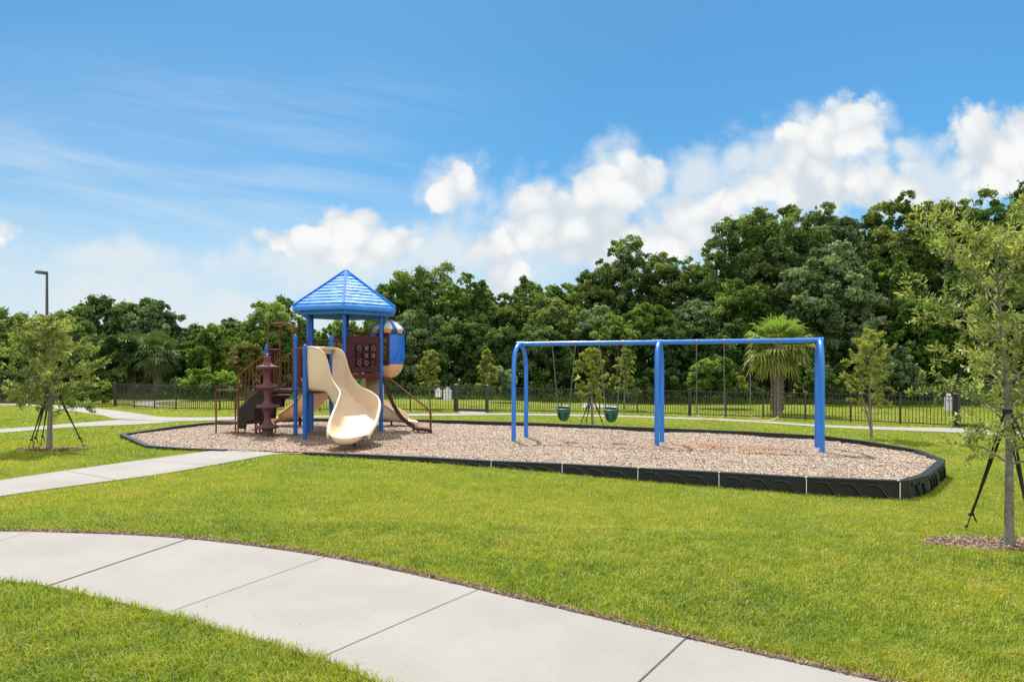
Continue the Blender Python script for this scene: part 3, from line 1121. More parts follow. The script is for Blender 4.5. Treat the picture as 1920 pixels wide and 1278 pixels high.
def bucket_swing(px, label):
    c = line_at(px, SL, SR)
    z0 = 0.445
    root = thing('bucket_swing', (c.x, c.y, z0), label, 'swing', 'green bucket swings')
    wt_ = 0.27
    for s in (-1, 1):
        top = c + sdir * s * wt_ + Vector((0, 0, BZ - 0.06))
        bot = c + sdir * s * 0.135 + Vector((0, 0, z0 + 0.36))
        chain_mb(top, bot).build('chain', M['chain'], root)
        hanger(c + sdir * s * wt_ + Vector((0, 0, BZ))).build('hanger', M['chain'], root, smooth=True)
    # bucket: scooped shell with two leg holes at the front
    m_ = MB()
    n_, rows = 40, []
    prof = [(0.150, 0.31), (0.158, 0.29), (0.154, 0.215), (0.138, 0.135), (0.108, 0.06), (0.06, 0.012), (0.0, 0.0)]
    pts = {}
    vs, fs = [], []
    for i, (r_, z_) in enumerate(prof):
        for k in range(n_):
            a = 2 * PI * k / n_
            front = math.sin(a)                          # + away from the camera
            zt = z_ + (0.03 if front > 0 else -0.03) * (z_ / 0.31)
            d_ = sdir * math.cos(a) * r_ * 1.0 + sperp * math.sin(a) * r_ * 0.86
            vs.append((c.x + d_.x, c.y + d_.y, z0 + zt))
    for i in range(len(prof) - 1):
        for k in range(n_):
            a = (2 * PI * (k + .5) / n_) % (2 * PI)
            hole = i in (2, 3, 4) and (abs(a - 1.5 * PI - 0.55) < 0.27 or abs(a - 1.5 * PI + 0.55) < 0.27)
            if not hole:
                fs.append((i * n_ + k, i * n_ + (k + 1) % n_, (i + 1) * n_ + (k + 1) % n_, (i + 1) * n_ + k))
    m_.add(vs, fs)
    seat = m_.build('seat', M['green_seat'], root, smooth=True)
    so = seat.modifiers.new('thick', 'SOLIDIFY')
    so.thickness = 0.018
    m_ = MB()
    m_.tube([c + Vector((0, 0, z0 + 0.305)) + sdir * 0.158 * math.cos(a) + sperp * 0.136 * math.sin(a) + Vector((0, 0, 0.03 * math.sin(a))) for a in [2 * PI * k / 32 for k in range(33)]], 0.014, 8, caps=False)
    m_.build('rim', M['green_seat'], root, smooth=True)
    for s in (-1, 1):
        m_ = MB()
        m_.tube([c + sdir * s * 0.155 + Vector((0, 0, z0 + 0.30)), c + sdir * s * 0.135 + Vector((0, 0, z0 + 0.37))], 0.008, 6)
        m_.build('bracket', M['chain'], root)
    return root


bucket_swing(1057, 'green bucket swing hanging nearer to the single end arch of the left bay')
bucket_swing(1146, 'green bucket swing hanging in front of the two slim saplings, nearer the middle arch')


def belt_swing(pl, pr, label):
    a, b = line_at(pl, SL, SR), line_at(pr, SL, SR)
    c = (a + b) / 2
    root = thing('belt_swing', (c.x, c.y, 0.5), label, 'swing', 'worn belt swings')
    for q in (a, b):
        chain_mb(q + Vector((0, 0, BZ - 0.06)), q + Vector((0, 0, 0.645))).build('chain', M['chain'], root)
        hanger(q + Vector((0, 0, BZ))).build('hanger', M['chain'], root, smooth=True)
    m_ = MB()
    rows = []
    for k in range(17):
        t_ = k / 16
        p = a.lerp(b, t_)
        z_ = 0.645 - 0.10 * (1 - (2 * t_ - 1) ** 2) ** 0.8
        wd = 0.075 * (0.45 + 0.55 * min(1, 4 * t_, 4 * (1 - t_)))
        rows.append([(p.x - sperp.x * wd, p.y - sperp.y * wd, z_ + .006), (p.x, p.y, z_), (p.x + sperp.x * wd, p.y + sperp.y * wd, z_ + .006)])
    m_.sheet(rows)
    seat = m_.build('belt_seat', M['tan_seat'], root, smooth=True)
    so = seat.modifiers.new('thick', 'SOLIDIFY')
    so.thickness = 0.014


belt_swing(1306, 1358, 'tan belt swing hanging next to the middle blue arch')
belt_swing(1407, 1460, 'tan belt swing hanging in front of the fan palm trunk')

# ================================================================== PLAY STRUCTURE
HCX, HCY = -4.43, 18.2
play = thing('play_structure', (HCX, HCY, 0), 'climbing tower with blue hexagonal roof, tan slides, stairs and maroon panels', 'play structure')
hexdir = {k: R(a) for k, a in (('F', -78.5), ('H', -18.5), ('J', 41.5), ('G', 101.5), ('D', 161.5), ('C', 221.5))}


def hx(k, r_, z=0.0):
    return Vector((HCX + r_ * math.cos(hexdir[k]), HCY + r_ * math.sin(hexdir[k]), z))


HS = 1.06
PF, PH, PJ, PG, PD, PC = (hx(k, HS) for k in 'FHJGDC')
PA, PB, PE, PI_ = Vector((-5.29, 16.68, 0)), Vector((-4.765, 15.7, 0)), Vector((-4.42, 16.72, 0)), Vector((-6.1, 17.0, 0))
ZD, ZL = 1.50, 1.14                     # upper and lower deck
UP = Vector((0, 0, 1))


def up(p, z):
    return Vector((p.x, p.y, z))


def post(p, top, cap=True, r_=0.049):
    m_ = MB()
    m_.tube([up(p, -0.1), up(p, top * .5), up(p, top)], r_, 16)
    o_ = m_.build('post', M['blue_post'], play, smooth=True)
    if cap:
        m_ = MB()
        m_.lathe((p.x, p.y, top - 0.12), [(r_ + .004, 0), (r_ + .008, .01), (r_ + .008, .085), (r_ + .002, .10), (r_ * .85, .125), (r_ * .6, .142), (r_ * .3, .152), (0, .155)], 18)
        m_.build('post_cap', M['blue_post'], o_, smooth=True)
    for z_ in (ZD + 0.02, ZD + 0.9) if top > 2.6 else (ZL - 0.02, ZL + .85):
        m_ = MB()
        m_.lathe((p.x, p.y, z_), [(r_ + .001, 0), (r_ + .009, .006), (r_ + .009, .05), (r_ + .001, .056)], 16)
        m_.build('clamp', M['blue_post'], o_, smooth=True)
    return o_


for p in (PF, PH, PJ, PG, PD, PC):
    post(p, 3.16, cap=False)
for p, tz in ((PA, 2.44), (PE, 2.44), (PB, 2.16), (PI_, 2.21)):
    post(p, tz)

# roof: stepped shingle courses on six faces, hip strips, fascia and a plain peak
roof_b = MB()
RE, ZE0, ZE1, ZAP = 1.475, 3.105, 3.215, 4.25
order = ['F', 'H', 'J', 'G', 'D', 'C']
rr_ = random.Random(5)
NCO = 9
apex = Vector((HCX, HCY, ZAP))
for i, k in enumerate(order):
    k2 = order[(i + 1) % 6]
    e0, e1 = hx(k, RE, ZE1), hx(k2, RE, ZE1)
    nrm = (e1 - e0).cross(apex - e0).normalized()
    # base slope
    roof_b.add([e0, e1, apex - UP * 0.01], [(0, 1, 2)])
    for c in range(NCO):
        t0, t1 = 0.05 + c * 0.80 / NCO, 0.05 + (c + 1) * 0.80 / NCO
        a0, b0 = e0.lerp(apex, t0), e1.lerp(apex, t0)
        a1, b1 = e0.lerp(apex, t1), e1.lerp(apex, t1)
        wlen = (b0 - a0).length
        ns = max(2, int(wlen / 0.19))
        for s in range(ns):
            u0, u1 = s / ns + 0.002, (s + 1) / ns - 0.002
            lift = 0.020 + rr_.uniform(-0.003, 0.004)
            tl = rr_.uniform(-0.004, 0.004)
            drop = rr_.uniform(0, 0.006)
            q0 = a0.lerp(b0, u0) - (apex - e0).normalized() * drop
            q1 = a0.lerp(b0, u1) - (apex - e0).normalized() * drop
            q2, q3 = a1.lerp(b1, u1), a1.lerp(b1, u0)
            roof_b.add([q0 + nrm * (lift + tl), q1 + nrm * (lift - tl), q2 + nrm * .005, q3 + nrm * .005, q0 + nrm * .001, q1 + nrm * .001],
                       [(0, 1, 2, 3), (4, 5, 1, 0), (4, 0, 3), (5, 2, 1)])
    # fascia, outer and inner
    f0, f1 = hx(k, RE, ZE0), hx(k2, RE, ZE0)
    g0, g1 = hx(k, RE - 0.20, ZE0 - 0.01), hx(k2, RE - 0.20, ZE0 - 0.01)
    h0, h1 = hx(k, RE - 0.20, ZE0 - 0.09), hx(k2, RE - 0.20, ZE0 - 0.09)
    m0, m1 = hx(k, RE + .012, (ZE0 + ZE1) / 2 - .01), hx(k2, RE + .012, (ZE0 + ZE1) / 2 - .01)
    j0, j1 = hx(k, RE - 0.26, ZE0 - 0.09), hx(k2, RE - 0.26, ZE0 - 0.09)
    c0, c1 = hx(k, 0.2, ZE1 + 0.6), hx(k2, 0.2, ZE1 + 0.6)
    roof_b.add([e0, e1, m0, m1, f0, f1, g0, g1, h0, h1, j0, j1, c0, c1],
               [(2, 3, 1, 0), (4, 5, 3, 2), (6, 7, 5, 4), (8, 9, 7, 6), (10, 11, 9, 8), (12, 13, 11, 10)])
roof = roof_b.build('roof', M['blue_roof'], play, smooth=False)
m_ = MB()
for k in order:
    a, b = hx(k, RE + .005, ZE1 - .01), apex
    m_.bar(a + UP * 0.028, a.lerp(b, 0.985) + UP * 0.028, 0.055, 0.045)
m_.build('hip_strip', M['blue_trim'], roof, bevel=0.008)
m_ = MB()
pk = [hx(k, RE * 0.165, ZE1 + (ZAP - ZE1) * 0.835 + 0.035) for k in order]
m_.add([tuple(p) for p in pk] + [tuple(p - UP * 0.03) for p in pk] + [tuple(apex + UP * 0.045)], [(i, (i + 1) % 6, 12) for i in range(6)] + [(i, i + 6, (i + 1) % 6 + 6, (i + 1) % 6) for i in range(6)])
m_.build('roof_peak', M['blue_trim'], roof, bevel=0.006)

# decks
m_ = MB()
m_.prism([hx(k, HS - 0.02) for k in order], ZD - 0.11, ZD)
m_.build('upper_deck', M['dark_red'], play, bevel=0.008)
m_ = MB()
m_.prism([PI_ + Vector((.02, 0, 0)), PA, PB, PE, PF + Vector((-.05, -.03, 0)), PC + Vector((.02, -.06, 0)), Vector((-5.72, 17.66, 0))], ZL - 0.085, ZL)
m_.build('lower_deck', M['deck'], play, bevel=0.008)
m_ = MB()                                 # riser between the decks
m_.bar(up(PC, (ZL + ZD) / 2 - .05), up(PF, (ZL + ZD) / 2 - .05), 0.03, 0.26)
m_.build('deck_riser', M['dark_red'], play)


def barrier(p, q, z0, z1, spacing=0.11, name='barrier', m='brown', r_=0.011, gap=0.07):
    p, q = Vector(p), Vector(q)
    d = (q - p).normalized()
    p, q = p + d * gap, q - d * gap
    m_ = MB()
    m_.tube([up(p, z1), up(q, z1)], 0.019, 10)
    m_.tube([up(p, z0), up(q, z0)], 0.017, 10)
    n_ = max(2, int((q - p).length / spacing))
    for k in range(n_ + 1):
        c = p.lerp(q, k / n_)
        m_.tube([up(c, z0), up(c, z1)], r_, 8)
    return m_.build(name, M[m], play, smooth=True)


barrier(PA, PC, ZL + .06, 2.34, 0.13)
barrier(PG, PJ, ZD + .06, 2.62, 0.10)
barrier(PE, PF + Vector((.02, .2, 0)), ZL + .35, 2.40, 0.10, m='dark_red')
barrier(PD, PG, ZD + .06, 2.42, 0.12, m='dark_red')
# sloped far stair rail behind the game panel
m_ = MB()
a, b, c = Vector((-4.32, 19.3, 2.54)), Vector((-4.05, 19.2, 2.74)), Vector((-3.62, 19.05, 2.74))
m_.tube(spline([a, b, c], 6), 0.019, 10)
for k in range(9):
    t_ = k / 8
    p = a.lerp(b, t_ * 2.2) if t_ < .45 else b.lerp(c, (t_ - .45) / .55)
    m_.tube([p, up(p, ZD)], 0.011, 8)
m_.build('rear_rail', M['brown'], play, smooth=True)
# short panel and rail between A and B
m_ = MB()
m_.tube([up(PA, 2.12), up(PB, 2.12)], 0.018, 10)
m_.build('rail', M['brown'], play, smooth=True)
m_ = MB()
d = (PB - PA).normalized()
m_.bar(up(PA + d * .28, 1.66), up(PA + d * .58, 1.66), 0.03, 0.88)
m_.build('narrow_panel', M['dark_red'], play, bevel=0.006)
m_ = MB()
m_.tube(spline([up(PA + d * .55, 1.30), up(PA + d * .66, 1.40) + UP * .02, up(PA + d * .86, 1.36), up(PA + d * .98, 1.36)], 5), 0.014, 8)
m_.build('grab_bar', M['brown'], play, smooth=True)

# game panel between F and H
d = (PH - PF).normalized()
nrm = Vector((d.y, -d.x, 0))
L = (PH - PF).length


def on(u, z, out=0.0):
    return PF + d * u + nrm * out + UP * z


m_ = MB()
P0, P1, PZ0, PZ1 = 0.055, L - 0.055, 1.55, 2.47
O0, O1, OZ0, OZ1 = 0.27, L - 0.16, 1.69, 2.27
for (u0, u1, z0, z1) in ((P0, O0, PZ0, PZ1), (O1, P1, PZ0, PZ1), (O0, O1, PZ0, OZ0), (O0, O1, OZ1, PZ1)):
    m_.add([on(u, z, o) for o in (-.02, .02) for z in (z0, z1) for u in (u0, u1)], [(0, 1, 3, 2), (4, 6, 7, 5), (0, 4, 5, 1), (2, 3, 7, 6), (0, 2, 6, 4), (1, 5, 7, 3)])
m_.add([on(u, z, o) for o in (.02, .034) for z in (2.29, 2.47) for u in (P0, P1)], [(0, 1, 3, 2), (4, 6, 7, 5), (0, 4, 5, 1), (2, 3, 7, 6), (0, 2, 6, 4), (1, 5, 7, 3)])
panel = m_.build('game_panel', M['maroon'], play)
for ci in range(3):
    for ri in range(3):
        u = O0 + 0.115 + ci * 0.20
        z = OZ1 - 0.105 - ri * 0.19
        m_ = MB()
        c = on(u, z - 0.08, 0)
        m_.lathe((c.x, c.y, c.z), [(0, 0), (0.075, 0), (0.08, .006), (0.08, .155), (0.075, .16), (0, .16)], 18)
        blk = m_.build('game_block', M['maroon'] if (ci, ri) != (2, 2) else M['dark_brown'], panel, smooth=True)
        sym = 'OXO -XX OO-'.replace(' ', '')[ri * 3 + ci] if ri * 3 + ci < 9 else '-'
        m_ = MB()
        c = on(u, z, 0.083)
        if sym == 'O':
            m_.tube([c + d * 0.05 * math.cos(a) + UP * 0.05 * math.sin(a) for a in [2 * PI * k / 20 for k in range(21)]], 0.007, 6, caps=False)
        elif sym == 'X':
            m_.tube([c + d * .05 + UP * .055, c - d * .05 - UP * .055], 0.006, 6)
            m_.tube([c - d * .05 + UP * .055, c + d * .05 - UP * .055], 0.006, 6)
            for s1, s2 in ((1, 0), (-1, 0), (0, 1), (0, -1)):
                m_.tube([c + d * .03 * s1 + UP * .03 * s2, c + d * .052 * s1 + UP * .056 * s2], 0.007, 6)
        if sym != '-':
            m_.build('game_mark', M['grey_mark'], blk, smooth=True)
m_ = MB()
for ci in range(4):
    u = O0 + 0.015 + ci * 0.20
    m_.tube([on(u, OZ0), on(u, OZ1)], 0.009, 8)
for ri in range(3):
    m_.tube([on(O0, OZ1 - 0.01 - ri * .19 - 0.0), on(O1, OZ1 - 0.01 - ri * .19)], 0.006, 6)
m_.build('game_bars', M['dark_brown'], panel, smooth=True)
for (u, z) in ((0.10, ZD - .05), (L - .10, ZD - .05), (L - .06, ZD + .02)):
    m_ = MB()
    c = on(u, z, 0.0)
    m_.tube([c, c + nrm * 0.022], 0.014, 8)
    m_.build('bolt', M['chain'], panel, smooth=True)


# ---- slides: two rails, a bed between them
def slide(name, left, right, bedz, hoods, m='tan', n=40, flat=0.52, lip=True):
    """left/right: rail tops in 3-D (paired by length), bedz: bed heights along the way"""
    Lp = resample(spline(left, 10), n)
    Rp = resample(spline(right, 10), n)
    zb = np.interp(np.linspace(0, 1, n), np.linspace(0, 1, len(bedz)), bedz)
    us = [-1, -.95, -.88, -.80, -.71, -.62, -.52, -.38, -.2, 0, .2, .38, .52, .62, .71, .80, .88, .95, 1]
    rows = []

    def section(a, b, zbed, wide, rim, skirt, hk=1.0):
        """one cross-section: skirt, rolled rim, wall, floor, wall, rim, skirt"""
        a, b = Vector(a), Vector(b)
        c = (a + b) / 2
        row = []
        for u in us:
            side = a if u < 0 else b
            q = abs(u)
            fl = 0.50
            if q <= fl:
                hf, zf = wide * q / fl, 0.0
            else:
                t_ = (q - fl) / (1 - fl)
                hf = wide + (1 - wide) * math.sin(t_ * PI / 2)
                zf = 1 - math.cos(t_ * PI / 2) if t_ < 1 else 1.0
                zf = 0.35 * zf + 0.65 * t_ ** 1.5
            x = c.x + (side.x - c.x) * hf
            y = c.y + (side.y - c.y) * hf
            sag = 0.015 * (1 - (q / fl) ** 2) if q < fl else 0
            row.append(Vector((x, y, zbed - sag + (side.z - zbed) * zf * hk)))
        out = []
        for side, e in ((a, row[0]), (b, row[-1])):
            n_ = Vector((side.x - c.x, side.y - c.y, 0)).normalized()
            out.append([e + n_ * rim * .5 + UP * rim * .18, e + n_ * rim - UP * rim * .45, e + n_ * rim * .9 - UP * (rim * .6 + skirt * .5), e + n_ * rim * .55 - UP * (rim * .6 + skirt)])
        return out[0][::-1] + row + out[1]

    for k in range(n):
        f = k / (n - 1)
        wide = 0.86 - 0.36 * max(0, (f - .45) / .55) if lip else 0.84
        rim = 0.035 + 0.055 * max(0, (f - .4) / .6)
        rows.append(section(Lp[k], Rp[k], zb[k], wide, rim, 0.02 + 0.02 * max(0, (f - .6) / .4)))
    if lip:                                # the rim runs round the end as a low rounded lip
        a, b = Vector(Lp[-1]), Vector(Rp[-1])
        c = (a + b) / 2
        d_ = Vector(Lp[-1] + Rp[-1] - Lp[-4] - Rp[-4])
        d_.z = 0
        d_.normalize()
        zc = zb[-1]
        base = rows[-1]
        hv = (b - a)
        hv.z = 0
        half = hv.length / 2
        hv.normalize()
        vv = [max(-1.0, min(1.0, (p - c).dot(hv) / (half * 1.02))) for p in base]
        for t_, lipz in ((.2, 0), (.4, .002), (.6, .006), (.8, .014), (.92, .022), (1.0, .022)):
            rows.append([p + d_ * (0.34 * t_ * (1 - abs(v) ** 2.6) ** .85) + UP * (lipz * (1 - abs(v) ** 4) - .92 * t_ ** 1.4 * max(0.0, p.z - zc - .02)) for p, v in zip(base, vv)])
        last = rows[-1]
        for fw, dz in ((.018, .0), (.034, -.018), (.040, -.055), (.030, -.10), (.0, -.135), (-.05, -.15)):
            rows.append([Vector((p.x, p.y, p.z)) + d_ * (fw * (1 - .6 * abs(v) ** 4)) - hv * (.10 * v * (dz / -.15) ** 2 * .5) + UP * (dz * (1 - abs(v) ** 5)) for p, v in zip(last, vv)])
    m_ = MB()
    m_.sheet(rows)
    o_ = m_.build(name, M[m], play, smooth=True, autosmooth=3.2)
    so = o_.modifiers.new('thick', 'SOLIDIFY')
    so.thickness = 0.022
    so.offset = -1.0
    sb = o_.modifiers.new('sub', 'SUBSURF')
    sb.levels = sb.render_levels = 1
    return o_


far_rail = [(-4.40, 16.68, 2.17), (-4.27, 16.62, 2.16), (-4.10, 16.53, 2.08), (-4.0, 16.45, 1.88), (-3.92, 16.35, 1.66), (-3.78, 16.2, 1.42), (-3.55, 15.98, 1.23),
            (-3.28, 15.7, 1.13), (-3.05, 15.36, 1.02), (-2.93, 15.0, .88), (-2.89, 14.6, .70), (-2.88, 14.25, .53), (-2.92, 13.95, .40), (-2.95, 13.78, .32)]
near_rail = [(-4.72, 15.72, 2.15), (-4.58, 15.69, 2.15), (-4.40, 15.66, 2.10), (-4.28, 15.62, 2.00), (-4.2, 15.58, 1.83), (-4.12, 15.52, 1.55), (-4.03, 15.44, 1.37), (-3.9, 15.3, 1.24),
             (-3.79, 15.12, 1.13), (-3.75, 14.9, 1.02), (-3.74, 14.65, .88), (-3.74, 14.35, .70), (-3.73, 14.1, .56), (-3.70, 13.9, .43), (-3.66, 13.78, .33)]
main_slide = slide('curved_slide', near_rail, far_rail, [1.15, 1.14, 1.10, 1.0, .88, .76, .65, .55, .46, .39, .33, .29, .27, .27], None)
m_ = MB()
m_.tube([Vector((-3.30, 14.3, -.1)), Vector((-3.30, 14.3, 0.24))], 0.03, 10)
m_.build('slide_leg', M['dark_brown'], play, smooth=True)
# hood crosspiece between the entry walls
m_ = MB()
rows = []
for k in range(13):
    t_ = k / 12
    a, b = Vector((-4.70, 15.74, 2.14)), Vector((-4.40, 16.66, 2.16))
    p = a.lerp(b, t_)
    rows.append([(p.x - .02, p.y, p.z - .16), (p.x - .012, p.y, p.z - .02), (p.x + .03, p.y, p.z + .012), (p.x + .09, p.y, p.z - .005), (p.x + .10, p.y, p.z - .06)])
m_.sheet(rows)
hood = m_.build('slide_hood', M['tan'], main_slide, smooth=True)
so = hood.modifiers.new('thick', 'SOLIDIFY')
so.thickness = 0.03
# rear slides leaving the far sides of the upper deck
mid = (PD + PG) / 2
slide('rear_slide', [(-5.36, 18.72, 2.3), (-5.50, 18.92, 2.1), (-5.62, 19.1, 1.55), (-5.95, 19.35, .95), (-6.3, 19.45, .62), (-6.62, 19.46, .40)],
      [(-4.72, 19.2, 2.3), (-4.9, 19.4, 2.1), (-5.1, 19.62, 1.55), (-5.5, 19.98, .95), (-6.0, 20.12, .62), (-6.55, 20.1, .40)],
      [1.5, 1.48, 1.2, .8, .45, .25, .2], None, m='tan_orange')
slide('rear_slide', [(-4.3, 19.42, 2.1), (-4.3, 19.7, 1.6), (-4.2, 19.95, 1.1), (-3.95, 20.05, .85), (-3.6, 20.08, .62), (-3.2, 20.05, .42), (-3.05, 20.0, .30)],
      [(-3.62, 18.98, 2.0), (-3.74, 19.1, 1.5), (-3.82, 19.25, 1.0), (-3.72, 19.35, .75), (-3.5, 19.42, .58), (-3.2, 19.42, .38), (-3.08, 19.42, .28)],
      [1.48, 1.3, .8, .45, .22, .15, .12], None, m='tan')
m_ = MB()
m_.tube([Vector((-6.15, 19.8, -.1)), Vector((-6.15, 19.8, .3))], 0.04, 10)
m_.build('slide_leg', M['dark_brown'], play, smooth=True)
m_ = MB()
m_.tube([Vector((-3.48, 19.7, -.1)), Vector((-3.48, 19.7, .3))], 0.03, 10)
m_.build('slide_leg', M['dark_brown'], play, smooth=True)
# dark tan divider wall under the deck at the back (outside of the rear chute)
m_ = MB()
rows = []
for (x, y, z0, z1) in ((-4.02, 18.85, .70, 1.40), (-3.85, 18.78, .82, 1.40), (-3.68, 18.7, .98, 1.40), (-3.58, 18.66, .55, 1.40), (-3.50, 18.66, .45, 1.40)):
    rows.append([(x, y, z0), (x, y + .01, (z0 + z1) / 2), (x, y, z1)])
m_.sheet(rows)
o_ = m_.build('slide_shroud', M['tan'], play, smooth=True)
so = o_.modifiers.new('thick', 'SOLIDIFY')
so.thickness = 0.035

# ---- balloon bay on the far right corner of the deck
BX, BY, BR = -3.42, 18.72, 0.455
BZ0 = 1.40
view = math.atan2(-BY, -BX)               # direction from the bay to the eye


def balloon_part(name, prof, m, a0=0.0, a1=2 * PI, parent=None, thick=0.02, n=36, mats=None, mif=None):
    m_ = MB()
    m_.lathe((BX, BY, 0), prof, n, a0, a1, mif=mif)
    o_ = m_.build(name, mats or M[m], parent or play, smooth=True)
    if thick:
        so = o_.modifiers.new('thick', 'SOLIDIFY')
        so.thickness = thick
    return o_


bowl = balloon_part('balloon_bowl', [(0.10, 1.40), (0.18, 1.41), (0.27, 1.46), (0.35, 1.54), (0.40, 1.62), (0.432, 1.72), (0.44, 1.76)], 'tan_orange')
lo_, hi_ = view - 0.25, view + 2.35
wall = balloon_part('balloon_wall', [(0.425, 1.74), (0.45, 1.80), (0.468, 1.95), (0.478, 2.15), (0.474, 2.35), (0.462, 2.52), (0.448, 2.62)], 'blue_panel', view + 0.05, view + 2.6)
m_ = MB()                                  # slanting raised ribs on the wall
for (a, z0, z1, sk) in ((.62, 2.02, 2.40, .30), (.42, 1.84, 2.10, .22), (.86, 1.86, 2.28, .30), (1.08, 1.84, 2.10, .2)):
    pts = []
    for k in range(7):
        t_ = k / 6
        aa = view + a + sk * t_
        pts.append(Vector((BX + .485 * math.cos(aa), BY + .485 * math.sin(aa), z0 + (z1 - z0) * t_)))
    m_.tube(pts, [0.006, .018, .022, .022, .022, .018, .006], 8)
m_.build('raised_rib', M['blue_panel'], wall, smooth=True)
balloon_part('balloon_wall', [(0.45, 2.46), (0.462, 2.54), (0.452, 2.66)], 'blue_panel', view - 2.4, view - 0.62)
m_ = MB()                                  # maroon window frame between the two walls
for s, wd in ((-0.62, .05), (0.07, .055)):
    aa = view + s
    m_.bar((BX + .45 * math.cos(aa), BY + .45 * math.sin(aa), 1.74), (BX + .45 * math.cos(aa), BY + .45 * math.sin(aa), 2.64), wd, wd, up=(math.cos(aa), math.sin(aa), 0))
a0_, a1_ = view - .62, view + .07
for z_, h_ in ((1.80, .13), (2.58, .14)):
    m_.bar((BX + .45 * math.cos(a0_), BY + .45 * math.sin(a0_), z_), (BX + .45 * math.cos(a1_), BY + .45 * math.sin(a1_), z_), 0.03, h_)
m_.build('window_frame', M['maroon'], play)
m_ = MB()
p, q = Vector((BX + .44 * math.cos(a0_), BY + .44 * math.sin(a0_), 0)), Vector((BX + .44 * math.cos(a1_), BY + .44 * math.sin(a1_), 0))
for k in range(1, 9):
    c = p.lerp(q, k / 9)
    m_.tube([up(c, 1.84), up(c, 2.52)], 0.007, 6)
for k in range(1, 9):
    m_.tube([up(p, 1.84 + k * .08), up(q, 1.84 + k * .08)], 0.006, 6)
m_.build('window_mesh', M['brown'], play, smooth=True)
prof = [(0.487, 2.60), (0.482, 2.66), (0.475, 2.70), (0.40, 2.80), (0.27, 2.90), (0.12, 2.972), (0.0, 2.985)]
NSEG = 16
dome = balloon_part('striped_dome', prof, None, n=64, mats=[M['white_plastic'], M['blue_roof'], M['orange_plastic'], M['navy']], thick=0.02,
                    mif=lambda i, k: ((2 if (k // 4) % 2 == 0 else 3) if i < 2 else (0 if k % 8 < 5 else 1)))
m_ = MB()                                  # scalloped awning flaps
for s in range(16):
    a_c = 2 * PI * (s + .5) / 16
    vs = []
    for k in range(9):
        t_ = -1 + 2 * k / 8
        aa = a_c + t_ * PI / 16
        vs.append(((BX + .494 * math.cos(aa), BY + .494 * math.sin(aa), 2.655), (BX + .494 * math.cos(aa), BY + .494 * math.sin(aa), 2.655 + .07 * math.sqrt(max(0, 1 - t_ * t_)))))
    for k in range(8):
        m_.add([vs[k][0], vs[k + 1][0], vs[k + 1][1], vs[k][1]], [(0, 1, 2, 3)], 0 if s % 2 == 0 else 1)
m_.build('scallop', [M['orange_plastic'], M['navy']], dome)

# ---- arched climber on the right
# side beams, rungs, landing step and hand rails
def arc_pts(off):
    px = [(718.6, 707), (726, 731), (738, 760), (752.6, 783), (765, 793.5), (777, 801)]
    return [atZ(x, y, 17.35) + Vector((off[0], off[1], 0)) for x, y in px]


wv_ = Vector((-.10, .55, 0))
A_, B_ = spline(arc_pts((0, 0)), 6), spline(arc_pts((wv_.x, wv_.y)), 6)
climb = None
for P_ in (A_, B_):
    m_ = MB()
    rows = []
    for k in range(len(P_)):
        tdir = (P_[min(k + 1, len(P_) - 1)] - P_[max(k - 1, 0)]).normalized()
        sd_ = tdir.cross(Vector((0, 1, 0))).normalized()
        yv = Vector((0, 1, 0))
        rows.append([P_[k] + sd_ * .042 * a_ + yv * .015 * b_ for a_, b_ in ((1, 1), (1, -1), (-1, -1), (-1, 1), (1, 1))])
    m_.sheet(rows)
    beam = m_.build('arch_climber' if climb is None else 'side_beam', M['dark_brown'], climb or play)
    climb = climb or beam
for k in range(2, len(A_) - 1, 4):
    m_ = MB()
    m_.tube([A_[k], B_[k]], 0.02, 10)
    m_.build('rung', M['dark_brown'], climb, smooth=True)
for k in (4, 10, 16, 22, 28):
    m_ = MB()
    p = A_[min(k, len(A_) - 1)]
    m_.tube([p, p + Vector((0, -.025, 0))], 0.013, 8)
    m_.build('bolt', M['chain'], climb, smooth=True)
la, lb = atZ(776, 802, 17.35), atZ(810, 805, 17.2)
m_ = MB()
m_.prism([la, lb, lb + wv_ * .85, la + wv_ * .85], [la.z - .05, lb.z - .07, lb.z - .07, la.z - .05], [la.z + .02, lb.z + .0, lb.z + .0, la.z + .02])
m_.build('landing_step', M['maroon'], climb)
for p in (lb + Vector((-.03, .03, 0)), lb + wv_ * .8 + Vector((-.05, 0, 0)), la + wv_ * .8, la + Vector((.1, .03, 0))):
    m_ = MB()
    m_.tube([up(p, -.08), up(p, .12)], 0.022, 8)
    m_.build('step_leg', M['dark_brown'], climb, smooth=True)
for off in (Vector((0, 0, 0)), Vector((-.07, .42, 0))):
    px = [(716, 706.5), (722, 705.3), (728, 707.5), (736, 714), (770, 741), (800, 764.5), (806, 770), (808, 777), (808, 803)]
    m_ = MB()
    pts = [atZ(x, y, 17.3 if i > 3 else 17.5) + off for i, (x, y) in enumerate(px)]
    m_.tube(spline(pts, 5), 0.019, 10)
    m_.build('hand_rail', M['brown'], climb, smooth=True)

